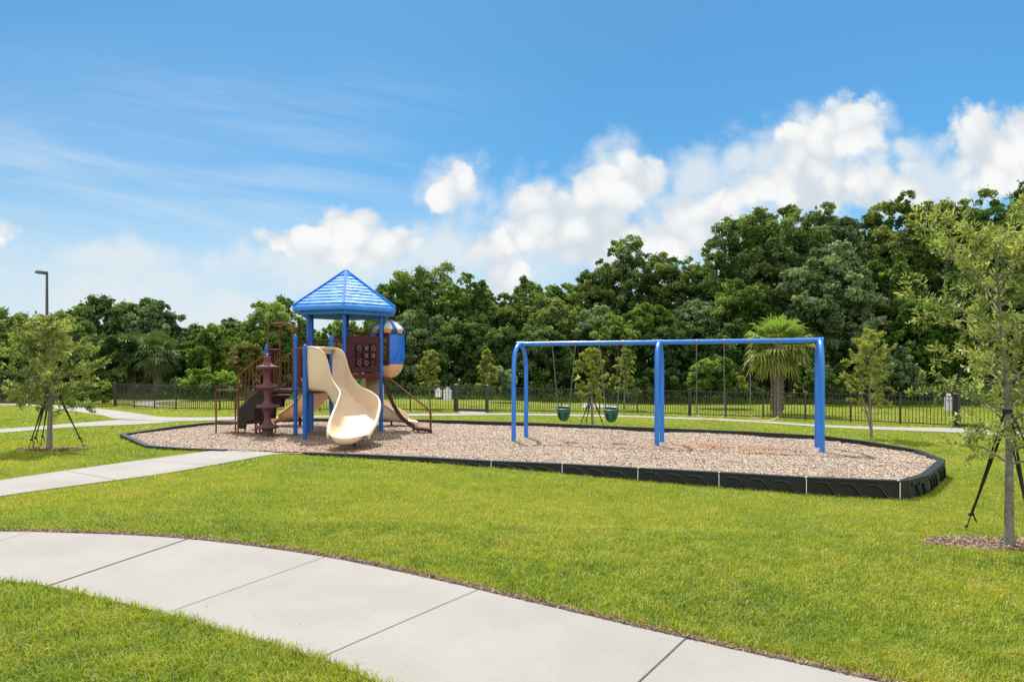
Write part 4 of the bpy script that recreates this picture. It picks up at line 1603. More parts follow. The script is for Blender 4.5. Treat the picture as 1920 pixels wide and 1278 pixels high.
# ---- stairs and transfer step on the left
S0, SRUN, SW = Vector((-6.85, 17.07, 0)), Vector((.76, -.05, 0)), Vector((.33, .58, 0))
m_ = MB()
NST = 4
for k in range(NST):
    z = 0.30 + (ZL - 0.30) * (k + 1) / (NST + 0)
    a = S0 + SRUN * (k / NST)
    b = S0 + SRUN * ((k + 1) / NST) + SRUN.normalized() * 0.02
    m_.prism([a, b, b + SW, a + SW], z - .21 - .05, z - .21)
    m_.prism([b - SRUN.normalized() * .02, b, b + SW, b + SW - SRUN.normalized() * .02], z - .21, z - 0.003)
stairs = m_.build('stairs', M['deck'], play)
for off, nm in ((Vector((0, 0, 0)), 'stringer'), (SW, 'stringer')):
    m_ = MB()
    a, b = S0 + off, S0 + SRUN + off
    n1 = Vector((-SRUN.y, SRUN.x, 0)).normalized() * 0.012
    poly = [(a, .14), (a, .62), (b, 1.30), (b + SRUN * .10, 1.30), (b + SRUN * .10, .98), (b - SRUN * .12, .84), (b - SRUN * .14, .66), (a + SRUN * .58, .64), (a + SRUN * .56, .36), (a + SRUN * .30, .34), (a + SRUN * .28, .14)]
    n_ = len(poly)
    vs = [(p.x + s * n1.x, p.y + s * n1.y, z) for s in (-1, 1) for p, z in poly]
    m_.add(vs, [tuple(range(n_)), tuple(range(2 * n_ - 1, n_ - 1, -1))] + [(i, (i + 1) % n_, n_ + (i + 1) % n_, n_ + i) for i in range(n_)])
    m_.build(nm, M['stringer'], stairs)
# railings of the stairs
for off in (Vector((0, 0, 0)), SW):
    m_ = MB()
    a, b = S0 + off, S0 + SRUN + off
    zt0, zt1, zb0, zb1 = 1.46, 2.02, .66, 1.30
    m_.tube([up(a, -.1), up(a, zt0 - .02)], 0.021, 10)
    m_.tube(spline([up(a, zt0 - .03), up(a.lerp(b, .05), zt0 + .03), up(a.lerp(b, .5), (zt0 + zt1) / 2 + .02), up(a.lerp(b, .9), zt1 - .04), up(b, zt1), up(b + SRUN * .10, zt1)], 5), 0.019, 10)
    m_.tube([up(a, zb0), up(b, zb1)], 0.015, 8)
    for k in range(1, 8):
        c = a.lerp(b, k / 8)
        m_.tube([up(c, zb0 + (zb1 - zb0) * k / 8), up(c, zt0 + (zt1 - zt0) * k / 8)], 0.011, 8)
    m_.tube([up(b, zb1 - .2), up(b, zt1)], 0.019, 10)
    m_.build('stair_rail', M['brown'], stairs, smooth=True)
# arched entry loops at the top of the stairs
for (p, q, zt) in ((PI_ + Vector((.03, -.02, 0)), PA + Vector((-.07, .02, 0)), 2.76), (Vector((-5.92, 17.42, 0)), PA + Vector((-.07, .18, 0)), 2.74)):
    m_ = MB()
    r_ = 0.18
    dd = (q - p)
    pts = [up(p, ZL - .05), up(p, zt - r_)] + [up(p + dd * 0.22 * (1 - math.cos(a)), zt - r_ + r_ * math.sin(a)) for a in [PI / 2 * k / 6 for k in range(1, 7)]]
    pts += [up(q - dd * 0.22 * (1 - math.sin(a)), zt - r_ + r_ * math.cos(a)) for a in [PI / 2 * k / 6 for k in range(0, 6)]] + [up(q, zt - r_), up(q, ZL - .05)]
    m_.tube(pts, 0.022, 10)
    m_.build('entry_arch', M['brown'], play, smooth=True)
m_ = MB()
p, q = PI_ + Vector((.05, .06, 0)), Vector((-5.92, 17.40, 0))
m_.tube([up(p, 2.12), up(q, 2.12)], 0.018, 8)
m_.tube([up(p, 1.25), up(q, 1.25)], 0.016, 8)
for k in range(1, 4):
    c = p.lerp(q, k / 4)
    m_.tube([up(c, 1.25), up(c, 2.12)], 0.011, 8)
m_.build('barrier', M['brown'], play, smooth=True)
m_ = MB()
m_.bar(up(p, 1.68), up(p.lerp(q, .3), 1.68), 0.03, 0.86)
m_.build('narrow_panel', M['dark_red'], play)
# transfer step with its hand loops
T0, T1 = Vector((-7.50, 17.3, 0)), Vector((-6.88, 17.1, 0))
tw = Vector((.27, .55, 0))
m_ = MB()
m_.prism([T0, T1, T1 + tw, T0 + tw], .25, .32)
step_ = m_.build('transfer_step', M['deck'], play, bevel=0.01)
m_ = MB()
m_.tube(spline([up(T0, -.1), up(T0, .3), up(T0, .95), up(T0, 1.04), up(T0 + (T1 - T0) * .04, 1.085), up(T0 + (T1 - T0) * .12, 1.10), up(T1 + Vector((.02, 0, 0)), 1.10)], 4), 0.020, 10)
m_.build('hand_loop', M['brown'], step_, smooth=True)
m_ = MB()
q0, q1 = T0 + tw, T0 + tw + Vector((.24, .02, 0))
m_.tube(spline([up(q0, -.1), up(q0, .3), up(q0, .76), up(q0, .82), up(q0.lerp(q1, .3), .86), up(q0.lerp(q1, .7), .86), up(q1, .80), up(q1, .74), up(q1, -.1)], 4), 0.020, 10)
m_.build('hand_loop', M['brown'], step_, smooth=True)
for p in (T1 + tw * .95, S0 + SRUN * .55 + SW * .1, S0 + SRUN * .55 + SW):
    m_ = MB()
    m_.tube([up(p, -.1), up(p, .3)], 0.02, 8)
    m_.build('step_leg', M['brown'], step_, smooth=True)
m_ = MB()
m_.tube([up(S0 + SRUN * .45, .12), up(S0 + SRUN * .75, .12), up(S0 + SRUN * .75, -.05)], 0.016, 8)
m_.build('step_leg', M['brown'], step_, smooth=True)

# ---- spiral pod climber
SX, SY = -5.91, 16.5
m_ = MB()
prof = [(0.115, -.05), (.115, .06), (.135, .16)]
pods = [.235, .725, 1.20, 1.67]
for i, z in enumerate(pods):
    prof += [(.12, z - .07), (.15, z - .045), (.235, z - .034), (.262, z - .022), (.272, z + .004), (.262, z + .028), (.235, z + .036), (.15, z + .052), (.105, z + .09), (.082, z + .16), (.078, z + .22)]
    if i < 3:
        prof += [(.085, z + .30), (.098, z + .36)]
prof += [(.085, 1.93), (.04, 1.95), (0.0, 1.95)]
m_.lathe((SX, SY, 0), prof, 28)
sp_o = m_.build('pod_climber', M['mauve'], play, smooth=True, autosmooth=2.0)
m_ = MB()
m_.tube([(SX, SY, 1.93), (SX, SY, 1.99), (SX, SY, 2.0)], [.03, .03, .012], 12)
m_.build('pole_cap', M['chain'], sp_o, smooth=True)
for z in (1.0, 1.55):
    m_ = MB()
    m_.tube([(SX, SY, z), (PA.x - .1, PA.y, z)] if z < 1.2 else [(SX, SY, z), (PI_.x, PI_.y, z)], 0.02, 8)
    m_.build('pole_brace', M['mauve'], sp_o, smooth=True)
m_ = MB()
m_.tube(spline([(SX - .30, SY, 1.12), (SX - .33, SY - .02, 1.26), (SX - .28, SY, 1.38), (SX - .18, SY, 1.30)], 4), 0.018, 8)
m_.build('pole_brace', M['mauve'], sp_o, smooth=True)

# ================================================================== FENCES, GATES, SIGNS, LAMP POST
FH = 1.03


def fence_run(name, pts, label, cat, panel=1.75, ends=(False, False), group=None, gate=False):
    W = [gnd(*p) for p in pts]
    c = W[0]
    root = thing(name, (c.x, c.y, T(c.x)), label, cat, group)
    for i in range(len(W) - 1):
        a, b = W[i], W[i + 1]
        L = (b - a).length
        n_ = 1 if gate else max(1, round(L / panel))
        for k in range(n_ + (1 if i == len(W) - 2 else 0)):
            p = a.lerp(b, k / n_)
            z0 = T(p.x)
            big = (ends[0] and i == 0 and k == 0) or (ends[1] and i == len(W) - 2 and k == n_) or gate
            s = 0.10 if big else 0.055
            if gate and k == n_:
                s = 0.055
            m_ = MB()
            m_.box((p.x, p.y, z0 + (FH + .03) / 2 - .03), (s, s, FH + .06))
            m_.box((p.x, p.y, z0 + FH + .045), (s + .016, s + .016, .018))
            m_.add([(p.x - s * .5, p.y - s * .5, z0 + FH + .054), (p.x + s * .5, p.y - s * .5, z0 + FH + .054), (p.x + s * .5, p.y + s * .5, z0 + FH + .054), (p.x - s * .5, p.y + s * .5, z0 + FH + .054), (p.x, p.y, z0 + FH + .08)],
                   [(0, 1, 4), (1, 2, 4), (2, 3, 4), (3, 0, 4)])
            m_.build('post', M['fence'], root)
        for k in range(n_):
            p, q = a.lerp(b, k / n_), a.lerp(b, (k + 1) / n_)
            d = (q - p).normalized()
            p, q = p + d * .05, q - d * .05
            m_ = MB()
            zz = lambda v, h: Vector((v.x, v.y, T(v.x) + h))
            for h, t_ in ((FH - .03, .032), (.075, .10 if gate else .032)) + (((FH - .22, .028),) if gate else ()):
                m_.bar(zz(p, h), zz(q, h), 0.028, t_)
            cnt = max(3, round((q - p).length / 0.108))
            for j in range(1, cnt):
                v = p.lerp(q, j / cnt)
                m_.bar(zz(v, .075), zz(v, FH - .03), 0.018, 0.018, up=(d.x, d.y, 0))
            m_.build('gate_leaf' if gate else 'picket_panel', M['fence'], root)
    return root


fence_run('metal_gate', [(-62, 756.6), (60, 757)], 'wide dark metal gate with a thick bottom rail left of the staked oak', 'gate', gate=True)
fence_run('metal_fence', [(62, 757.2), (140, 759), (214, 761)], 'dark picket fence stretch standing in front of the leafy hedge bushes', 'fence')
fence_run('metal_fence', [(216, 761.5), (330, 767.5), (412, 769.5), (600, 770.5), (853, 771)], 'dark picket fence stretch passing behind the tan slides and stairs', 'fence', ends=(True, True))
fence_run('metal_gate', [(857, 771.2), (911, 772.6)], 'small dark picket gate at the end of the short concrete spur', 'gate', gate=True)
fence_run('metal_fence', [(914, 773), (1053, 773.5), (1195, 775.5), (1293, 779)], 'dark picket fence stretch seen under the left half of the blue swing beam', 'fence', ends=(True, True))
fence_run('metal_fence', [(1295, 779.2), (1431, 784), (1595, 791), (1790, 800.5)], 'dark picket fence stretch running past the fan palm towards the near oak', 'fence', ends=(False, True))
fence_run('metal_gate', [(1797, 801), (1960, 808)], 'dark metal gate half hidden by the leaves of the near oak', 'gate', gate=True)


def board_sign(name, pa, pb, ytop, ybot, label, n=1, back=0.12):
    """white board with a pointed top fixed behind the fence pickets"""
    a, b = gnd(*pa), gnd(*pb)
    Z = (a.y + b.y) / 2 + back
    x0, x1 = (pa[0] - 960) * Z / F, (pb[0] - 960) * Z / F
    z0, z1 = HC + (YH - ybot) * Z / F, HC + (YH - ytop) * Z / F
    root = thing(name, ((x0 + x1) / 2, Z, z0), label, 'sign', 'white boards on the fence')
    w_ = x1 - x0
    prof = [(x0 + w_ * .05, z0), (x1 - w_ * .05, z0), (x1, z1 - (z1 - z0) * .22), (x1 - w_ * .22, z1 - (z1 - z0) * .20), (x1 - w_ * .34, z1), (x0 + w_ * .34, z1), (x0 + w_ * .22, z1 - (z1 - z0) * .20), (x0, z1 - (z1 - z0) * .22)]
    m_ = MB()
    vs = [(x, Z + o_, z) for o_ in (0, .02) for x, z in prof]
    n_ = len(prof)
    m_.add(vs, [tuple(range(n_)), tuple(range(2 * n_ - 1, n_ - 1, -1))] + [(i, (i + 1) % n_, n_ + (i + 1) % n_, n_ + i) for i in range(n_)])
    m_.build('board', M['white_sign'], root)
    for x in (x0 + w_ * .3, x1 - w_ * .3):
        m_ = MB()
        m_.box((x, Z - .03, z0 + (z1 - z0) * .6), (.012, .05, .03))
        m_.build('bracket', M['fence'], root)


board_sign('sign_board', (815, 771), (828, 771), 727, 744.5, 'smaller white board on the fence left of the small gate')
board_sign('sign_board', (830.5, 771), (847.5, 771), 725, 750.5, 'larger white board on the fence beside the small gate post')
board_sign('sign_board', (1771, 800), (1788, 801), 737, 770, 'white board on the fence half covered by the near oak leaves', back=0.2)

# lamp post far behind the left oak
LP = atZ(88, 560, 46)
lp = thing('lamp_post', (LP.x, LP.y, T(LP.x)), 'tall grey lamp post with a flat boxy head rising behind the left staked oak', 'lamp post')
ztop = HC + (YH - 509) * 46 / F
m_ = MB()
m_.tube([(LP.x, LP.y, T(LP.x)), (LP.x, LP.y, ztop * .5), (LP.x, LP.y, ztop)], [.11, .10, .075], 10)
m_.build('pole', M['lamp'], lp, smooth=True)
m_ = MB()
m_.bar((LP.x, LP.y, ztop - .05), (LP.x - .35, LP.y, ztop - .06), .09, .09)
m_.build('arm', M['lamp'], lp)
m_ = MB()
m_.box((LP.x - .42, LP.y, ztop - .08), (.55, .36, .17), (Vector((.99, 0, -.1)), Vector((0, 1, 0)), Vector((.1, 0, .99))))
m_.box((LP.x - .42, LP.y, ztop + .02), (.42, .26, .06), (Vector((.99, 0, -.1)), Vector((0, 1, 0)), Vector((.1, 0, .99))))
m_.build('lamp_head', M['lamp'], lp, bevel=0.02)

# ================================================================== TREES
def leaf_arrays(blobs, n, L, W, r_, spread=0.85, flat=0.85, stray=0.06, sub=9):
    """leaves spread over small sprays that sit on the outside of each blob"""
    B0 = np.array(blobs)
    if sub:
        m_ = len(B0) * sub
        par = np.repeat(np.arange(len(B0)), sub)
        d = rand_unit(m_, r_)
        d[:, 2] += 0.35
        d /= np.linalg.norm(d, axis=1)[:, None]
        rr = B0[par, 3]
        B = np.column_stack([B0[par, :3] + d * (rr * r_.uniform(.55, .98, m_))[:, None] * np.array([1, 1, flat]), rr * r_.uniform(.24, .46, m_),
                             B0[par, 4] + r_.uniform(-.16, .16, m_) + .12 * d[:, 2]])  # sprays facing up are tinted lighter: sunlit tops put into the colour
    else:
        B = B0
    pr = B[:, 3] ** 2
    idx = r_.choice(len(B), n, p=pr / pr.sum())
    d = rand_unit(n, r_)
    d[:, 2] += 0.30
    d /= np.linalg.norm(d, axis=1)[:, None]
    rad = B[idx, 3] * (0.35 + 0.70 * r_.random(n) ** 0.6)
    st_ = r_.random(n) < stray
    rad = np.where(st_, B[idx, 3] * r_.uniform(1.0, 1.7, n), rad)
    P = B[idx, :3] + d * rad[:, None] * np.array([1, 1, flat])
    N = d * 0.75 + rand_unit(n, r_) * spread
    N /= np.linalg.norm(N, axis=1)[:, None]
    t, b = frame(N, r_)
    ll = L * r_.uniform(0.6, 1.35, n)
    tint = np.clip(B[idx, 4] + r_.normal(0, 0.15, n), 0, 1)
    return P, t, b, ll, ll * (W / L) * r_.uniform(.8, 1.2, n), tint


def crown_blobs(c, rx, ry, rz, n, r_, rmin=.17, rmax=.36, tb=.5, tv=.30):
    out = [(c[0], c[1], c[2], 0.55 * min(rx, rz), tb - .2)]
    k = 0
    ga = PI * (3 - math.sqrt(5))
    for i in range(n):
        zz = 1 - 1.75 * (i + .5) / n                    # mostly upper and side surface
        rr = math.sqrt(max(0, 1 - zz * zz))
        a = ga * i + r_.uniform(-.5, .5)
        q = r_.uniform(.58, .97)
        rad = r_.uniform(rmin, rmax) * min(rx, rz)
        out.append((c[0] + rx * q * rr * math.cos(a), c[1] + ry * q * rr * math.sin(a), c[2] + rz * q * zz, rad, tb + r_.uniform(-tv, tv)))
    return out


def tree_trunk(parent, base, top, r0, limbs, r_, m='forest_bark', lean=0.1):
    m_ = MB()
    a, b = Vector(base), Vector(top)
    pts = []
    for k in range(7):
        t_ = k / 6
        p = a.lerp(b, t_)
        pts.append(p + Vector((r_.uniform(-1, 1), r_.uniform(-1, 1), 0)) * lean * t_)
    m_.tube(spline(pts, 3), [r0 * (1.25 if k == 0 else 1 - 0.6 * k / 18) for k in range(19)], 10)
    for q in limbs:
        s = a.lerp(b, r_.uniform(.45, .9))
        q = Vector(q)
        mid_ = s.lerp(q, .5) + Vector((0, 0, (q - s).length * .08))
        m_.tube(spline([s, mid_, q], 4), [r0 * .45 * (1 - k / 9.5) + .01 for k in range(9)], 7)
    return m_.build('trunk', M[m], parent, smooth=True)


SEED = [100]


def forest_tree(px, ytop, Z, half, ybot, pal, label, nleaf=11000, name='oak_tree', cat='tree', group='trees of the wood behind the fence', tb=.45, leaf=(.165, .10), trunk=True, nb=46, depth=1.0):
    nb = int(nb * 1.15)
    SEED[0] += 1
    r_ = np.random.default_rng(SEED[0])
    X = (px - 960) * Z / F
    zt, zb = HC + (YH - ytop) * Z / F, HC + (YH - ybot) * Z / F
    rx = half * Z / F
    g0 = T(X)
    root = thing(name, (X, Z, g0), label, cat, group)
    rz = (zt - zb) / 2
    c = (X, Z, (zt + zb) / 2)
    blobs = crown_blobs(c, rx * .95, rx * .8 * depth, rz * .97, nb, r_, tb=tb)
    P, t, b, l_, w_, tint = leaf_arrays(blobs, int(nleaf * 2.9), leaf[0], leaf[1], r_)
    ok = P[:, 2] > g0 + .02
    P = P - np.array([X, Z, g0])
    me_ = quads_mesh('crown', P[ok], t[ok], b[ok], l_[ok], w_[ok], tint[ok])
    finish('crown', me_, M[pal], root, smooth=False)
    if trunk:
        lim = [blobs[int(i)][:3] for i in r_.choice(len(blobs), 6, replace=False)]
        tree_trunk(root, (X, Z, g0 - .1), (X + r_.uniform(-.3, .3), Z, zb + (zt - zb) * .6), max(.10, rx * .075), lim, r_, lean=.3)
    return root


W_ = forest_tree
# left group, beyond the fence
W_(22, 588, 38, 85, 735, 'leaf_olive', 'low olive tree at the far left, behind the staked oak crown', 9000)
W_(182, 551, 46, 62, 720, 'leaf_dark', 'dark oak just right of the lamp post, leftmost peak of the left wood')
W_(246, 555, 48, 58, 700, 'leaf_dark', 'dark oak above the drooping palms, middle peak of the left wood', tb=.55)
W_(294, 560, 45, 50, 700, 'leaf_blue', 'bluish dark oak forming the sharp right peak of the left wood')
W_(135, 600, 42, 70, 740, 'leaf_dark', 'dark tree right behind the staked left oak crown')
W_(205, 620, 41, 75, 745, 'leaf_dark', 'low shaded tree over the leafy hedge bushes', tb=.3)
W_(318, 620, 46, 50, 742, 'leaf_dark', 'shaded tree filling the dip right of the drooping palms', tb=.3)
W_(368, 606, 62, 46, 700, 'leaf_dark', 'small far dark tree low in the gap of sky on the left', 7000, tb=.3)
W_(408, 618, 41, 68, 728, 'leaf_bright', 'light green rounded tree behind the stair rail', 12000, tb=.55)
W_(464, 640, 39, 30, 728, 'leaf_yellow', 'yellowish tan slim tree behind the stair rail top', 7000, leaf=(.2, .12))
W_(450, 588, 50, 45, 720, 'leaf_blue', 'bluish tree at the left foot of the tall tree behind the entry arches')
W_(520, 565, 47, 72, 725, 'leaf_mid', 'tall mid green tree behind the brown entry arches', 13000, tb=.5)
W_(400, 692, 37, 62, 742, 'leaf_bright', 'bright green low bush in front of the light green tree left of the stairs', 8000, name='bush', cat='bush', group='bushes beyond the fence', trunk=False, tb=.75, leaf=(.17, .11))
W_(590, 612, 50, 60, 735, 'leaf_bright', 'green tree seen between the blue posts under the roof')
W_(655, 600, 52, 50, 735, 'leaf_bright', 'green tree seen just left of the striped dome under the roof', tb=.55)
# centre
W_(742, 520, 47, 66, 720, 'leaf_mid', 'tall oak rising just right of the blue roof', 13000, tb=.4)
W_(798, 496, 49, 78, 700, 'leaf_dark', 'highest dark oak right of the blue roof with a flat top', 14000, tb=.6)
W_(868, 512, 47, 58, 700, 'leaf_mid', 'oak with light green shoulder just left of the cloud dip')
W_(908, 545, 50, 45, 700, 'leaf_olive', 'olive tree at the dip between the two central crests', tb=.5)
W_(955, 540, 48, 52, 720, 'leaf_olive', 'olive tree behind the left swing arch, right of the dip')
W_(990, 508, 54, 44, 690, 'leaf_dark', 'thin topped dark tree behind the left end of the swing beam', tb=.5)
W_(1052, 524, 48, 62, 720, 'leaf_mid', 'rounded green tree above the first bucket swing')
W_(1105, 505, 50, 52, 700, 'leaf_olive', 'olive oak above the second bucket swing, left of the tall crest')
W_(1172, 443, 50, 68, 680, 'leaf_dark', 'tall dark oak with a pointed crest left of the middle swing post', 13000, tb=.55)
W_(1245, 468, 49, 62, 690, 'leaf_olive', 'olive oak directly above the middle swing post', tb=.4)
W_(1312, 463, 48, 55, 690, 'leaf_dark', 'dark oak left of the big domed oak, above the first belt swing', tb=.55)
W_(778, 585, 43, 74, 745, 'leaf_blue', 'lower bluish tree beside the striped dome', tb=.4)
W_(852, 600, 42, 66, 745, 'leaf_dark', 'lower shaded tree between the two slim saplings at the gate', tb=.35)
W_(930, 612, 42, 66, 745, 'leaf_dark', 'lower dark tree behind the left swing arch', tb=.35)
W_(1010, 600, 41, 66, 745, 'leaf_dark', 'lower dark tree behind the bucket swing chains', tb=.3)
W_(1040, 565, 44, 62, 690, 'leaf_olive', 'rounded olive crown in the middle of the wood just above the beam', tb=.6)
W_(1115, 575, 43, 60, 740, 'leaf_blue', 'lower bluish tree behind the staked sapling on the lawn', tb=.45)
W_(1208, 566, 41, 52, 690, 'leaf_bright', 'bright rounded crown just left of the middle swing post', 12000, tb=.3, leaf=(.22, .13))
W_(1150, 590, 40, 42, 690, 'leaf_mid', 'small light crown above the beam between the bucket swings and the middle post', 8000, tb=.55)
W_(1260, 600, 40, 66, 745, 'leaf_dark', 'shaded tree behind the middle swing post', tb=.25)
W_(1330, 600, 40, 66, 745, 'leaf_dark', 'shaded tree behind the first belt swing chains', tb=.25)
# right, taller and nearer
W_(1300, 560, 44, 60, 690, 'leaf_blue', 'mid height bluish crown above the first belt swing', tb=.45)
W_(1392, 398, 46, 82, 660, 'leaf_dark', 'left shoulder of the big domed oaks on the right', 15000, tb=.5, leaf=(.165, .10))
W_(1458, 374, 45, 84, 640, 'leaf_dark', 'top of the big domed oaks, directly above the fan palm', 16000, tb=.6, leaf=(.165, .10))
W_(1545, 382, 46, 84, 640, 'leaf_blue', 'right shoulder of the big domed oaks above the right swing arch', 16000, tb=.55, leaf=(.165, .10))
W_(1620, 398, 47, 58, 640, 'leaf_olive', 'olive oak in the notch before the highest trees on the right', 12000, tb=.4)
W_(1400, 520, 42, 78, 720, 'leaf_mid', 'mid height oak behind and left of the fan palm', 13000, tb=.4)
W_(1560, 466, 40, 92, 690, 'leaf_blue', 'rounded paler oak bulging forward above the right swing arch', 17000, tb=.65, leaf=(.22, .13))
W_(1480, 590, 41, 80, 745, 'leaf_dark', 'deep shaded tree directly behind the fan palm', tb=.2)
W_(1690, 352, 45, 72, 640, 'leaf_olive', 'tall olive oak above the slim lawn tree on the right', 14000, tb=.45)
W_(1768, 345, 45, 80, 640, 'leaf_olive', 'tall olive oak behind the tip of the near oak', 15000, tb=.55)
W_(1852, 349, 43, 86, 640, 'leaf_mid', 'tall green oak in the top right, behind the near oak crown', 15000, tb=.4)
W_(1945, 336, 44, 80, 660, 'leaf_dark', 'dark oak cut by the right edge of the frame', 13000)
W_(1665, 480, 41, 82, 720, 'leaf_mid', 'mid height oak between the slim lawn tree and the near oak', 14000, tb=.45)
W_(1600, 600, 40, 72, 748, 'leaf_dark', 'deep shaded tree behind the slim lawn tree on the right', tb=.25)
W_(1728, 555, 38, 66, 735, 'leaf_bright', 'lower brighter tree between the slim lawn tree and the near oak', 12000, tb=.25, leaf=(.2, .12))
W_(1800, 500, 41, 84, 740, 'leaf_dark', 'dark tree seen through the left side of the near oak crown', 12000, tb=.3)
W_(1900, 500, 40, 90, 745, 'leaf_dark', 'dark tree wholly behind the trunk of the near oak', 11000, tb=.3)
# bushes beyond the fence
W_(1335, 664, 33, 40, 742, 'leaf_bright', 'leafy round bush below the first belt swing', 6000, name='bush', cat='bush', group='bushes beyond the fence', trunk=False, tb=.6, leaf=(.16, .10), nb=26)
W_(1372, 700, 33, 26, 744, 'leaf_sapling', 'small pale bush at the foot of the leafy round bush near the palm', 3000, name='bush', cat='bush', group='bushes beyond the fence', trunk=False, tb=.6, leaf=(.14, .09), nb=18)
W_(940, 690, 36, 34, 742, 'leaf_blue', 'bluish big leaved bush between the gate and the left swing arch', 2600, name='bush', cat='bush', group='bushes beyond the fence', trunk=False, tb=.7, leaf=(.26, .16), nb=20)
W_(1680, 655, 36, 44, 745, 'leaf_blue', 'bluish bush right of the slim lawn tree', 5000, name='bush', cat='bush', group='bushes beyond the fence', trunk=False, tb=.5, leaf=(.18, .11), nb=24)
W_(1545, 690, 36, 40, 745, 'leaf_dark', 'dark bush behind the right swing arch', 5000, name='bush', cat='bush', group='bushes beyond the fence', trunk=False, tb=.5, leaf=(.18, .11), nb=24)
W_(1250, 690, 38, 60, 745, 'leaf_dark', 'dark low bush behind the middle swing post', 6000, name='bush', cat='bush', group='bushes beyond the fence', trunk=False, tb=.35, leaf=(.18, .11), nb=24)
W_(152, 712, 31.4, 26, 760, 'leaf_mid', 'hedge bush by the left fence nearer to the staked oak', 4500, name='hedge_bush', cat='bush', group='hedge bushes at the left fence', trunk=False, tb=.5, leaf=(.10, .06), nb=24)
W_(193, 711, 31.0, 24, 762, 'leaf_mid', 'hedge bush at the right end of the left fence, by the corner post', 4500, name='hedge_bush', cat='bush', group='hedge bushes at the left fence', trunk=False, tb=.6, leaf=(.10, .06), nb=24)
W_(95, 722, 33, 30, 758, 'leaf_sapling', 'hedge bush hidden behind the straps of the left staked oak', 4000, name='hedge_bush', cat='bush', group='hedge bushes at the left fence', trunk=False, tb=.4, leaf=(.10, .06), nb=20)
W_(25, 715, 36, 50, 756, 'leaf_olive', 'pale hedge bush behind the wide left gate', 4500, name='hedge_bush', cat='bush', group='hedge bushes at the left fence', trunk=False, tb=.7, leaf=(.14, .08), nb=20)

# dense mass of the wood behind and the undergrowth at its foot
r_ = np.random.default_rng(77)
blobs = []
sky_px = [(-1300, 590), (-700, 570), (-200, 600), (100, 590), (200, 575), (300, 590), (340, 640), (420, 640), (520, 600), (600, 640), (690, 600), (760, 540), (850, 540), (930, 570), (1060, 545), (1170, 480), (1320, 490),
          (1400, 430), (1560, 410), (1640, 420), (1700, 380), (1900, 370), (2200, 370)]
for k in range(800):
    px = r_.uniform(-1300, 2750)
    Z = r_.uniform(51, 58)
    yt = np.interp(px, [p[0] for p in sky_px], [p[1] for p in sky_px]) + 25
    py = r_.uniform(yt, 745) if k < 560 else r_.uniform(660, 745)
    p = atZ(px, py, Z)
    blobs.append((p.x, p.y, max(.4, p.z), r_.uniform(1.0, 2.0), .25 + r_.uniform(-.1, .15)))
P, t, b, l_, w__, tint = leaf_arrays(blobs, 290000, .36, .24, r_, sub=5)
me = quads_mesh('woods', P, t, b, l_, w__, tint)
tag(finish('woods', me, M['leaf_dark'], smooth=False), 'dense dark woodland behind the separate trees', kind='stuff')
blobs = []
for k in range(430):
    px = r_.uniform(-1200, 2500)
    Z = r_.uniform(39, 46) - 3.0 * max(0, (px - 1200) / 700)
    p = atZ(px, 740, Z)
    rr = r_.uniform(.35, .9)
    blobs.append((p.x, p.y, T(p.x) + rr * .6, rr, .4 + r_.uniform(-.2, .2)))
P, t, b, l_, w__, tint = leaf_arrays(blobs, 76000, .20, .11, r_)
ok = P[:, 2] > -.2
me = quads_mesh('undergrowth', P[ok], t[ok], b[ok], l_[ok], w__[ok], tint[ok])
tag(finish('undergrowth', me, M['leaf_dark'], smooth=False), 'dark low undergrowth along the foot of the wood', kind='stuff')
# taller grass at the foot of the wood
n = 40000
px = r_.uniform(-150, 2100, n)
Z = r_.uniform(38.5, 43, n) - 3.0 * np.clip((px - 1200) / 700, 0, 1)
X = (px - 960) * Z / F
hgt = r_.uniform(.10, .42, n) * (0.4 + value_noise(np.column_stack([X, Z]), 2.0, 5))
base = np.column_stack([X, Z, np.interp(X, TX, TZ)])
az = r_.uniform(0, 2 * PI, n)
S = np.column_stack([np.cos(az), np.sin(az), np.zeros(n)]) * .03
tip = base + np.column_stack([r_.normal(0, .12, n), r_.normal(0, .12, n), hgt])
V = np.stack([base - S, base + S, tip], 1).reshape(-1, 3)
me = np_mesh('tall_grass', V, np.arange(n * 3), np.full(n, 3), np.repeat(np.clip(r_.normal(.4, .2, n), 0, 1), 3))
tag(finish('tall_grass', me, M['leaf_mid'], smooth=False), 'rough taller grass along the edge of the wood', kind='stuff')


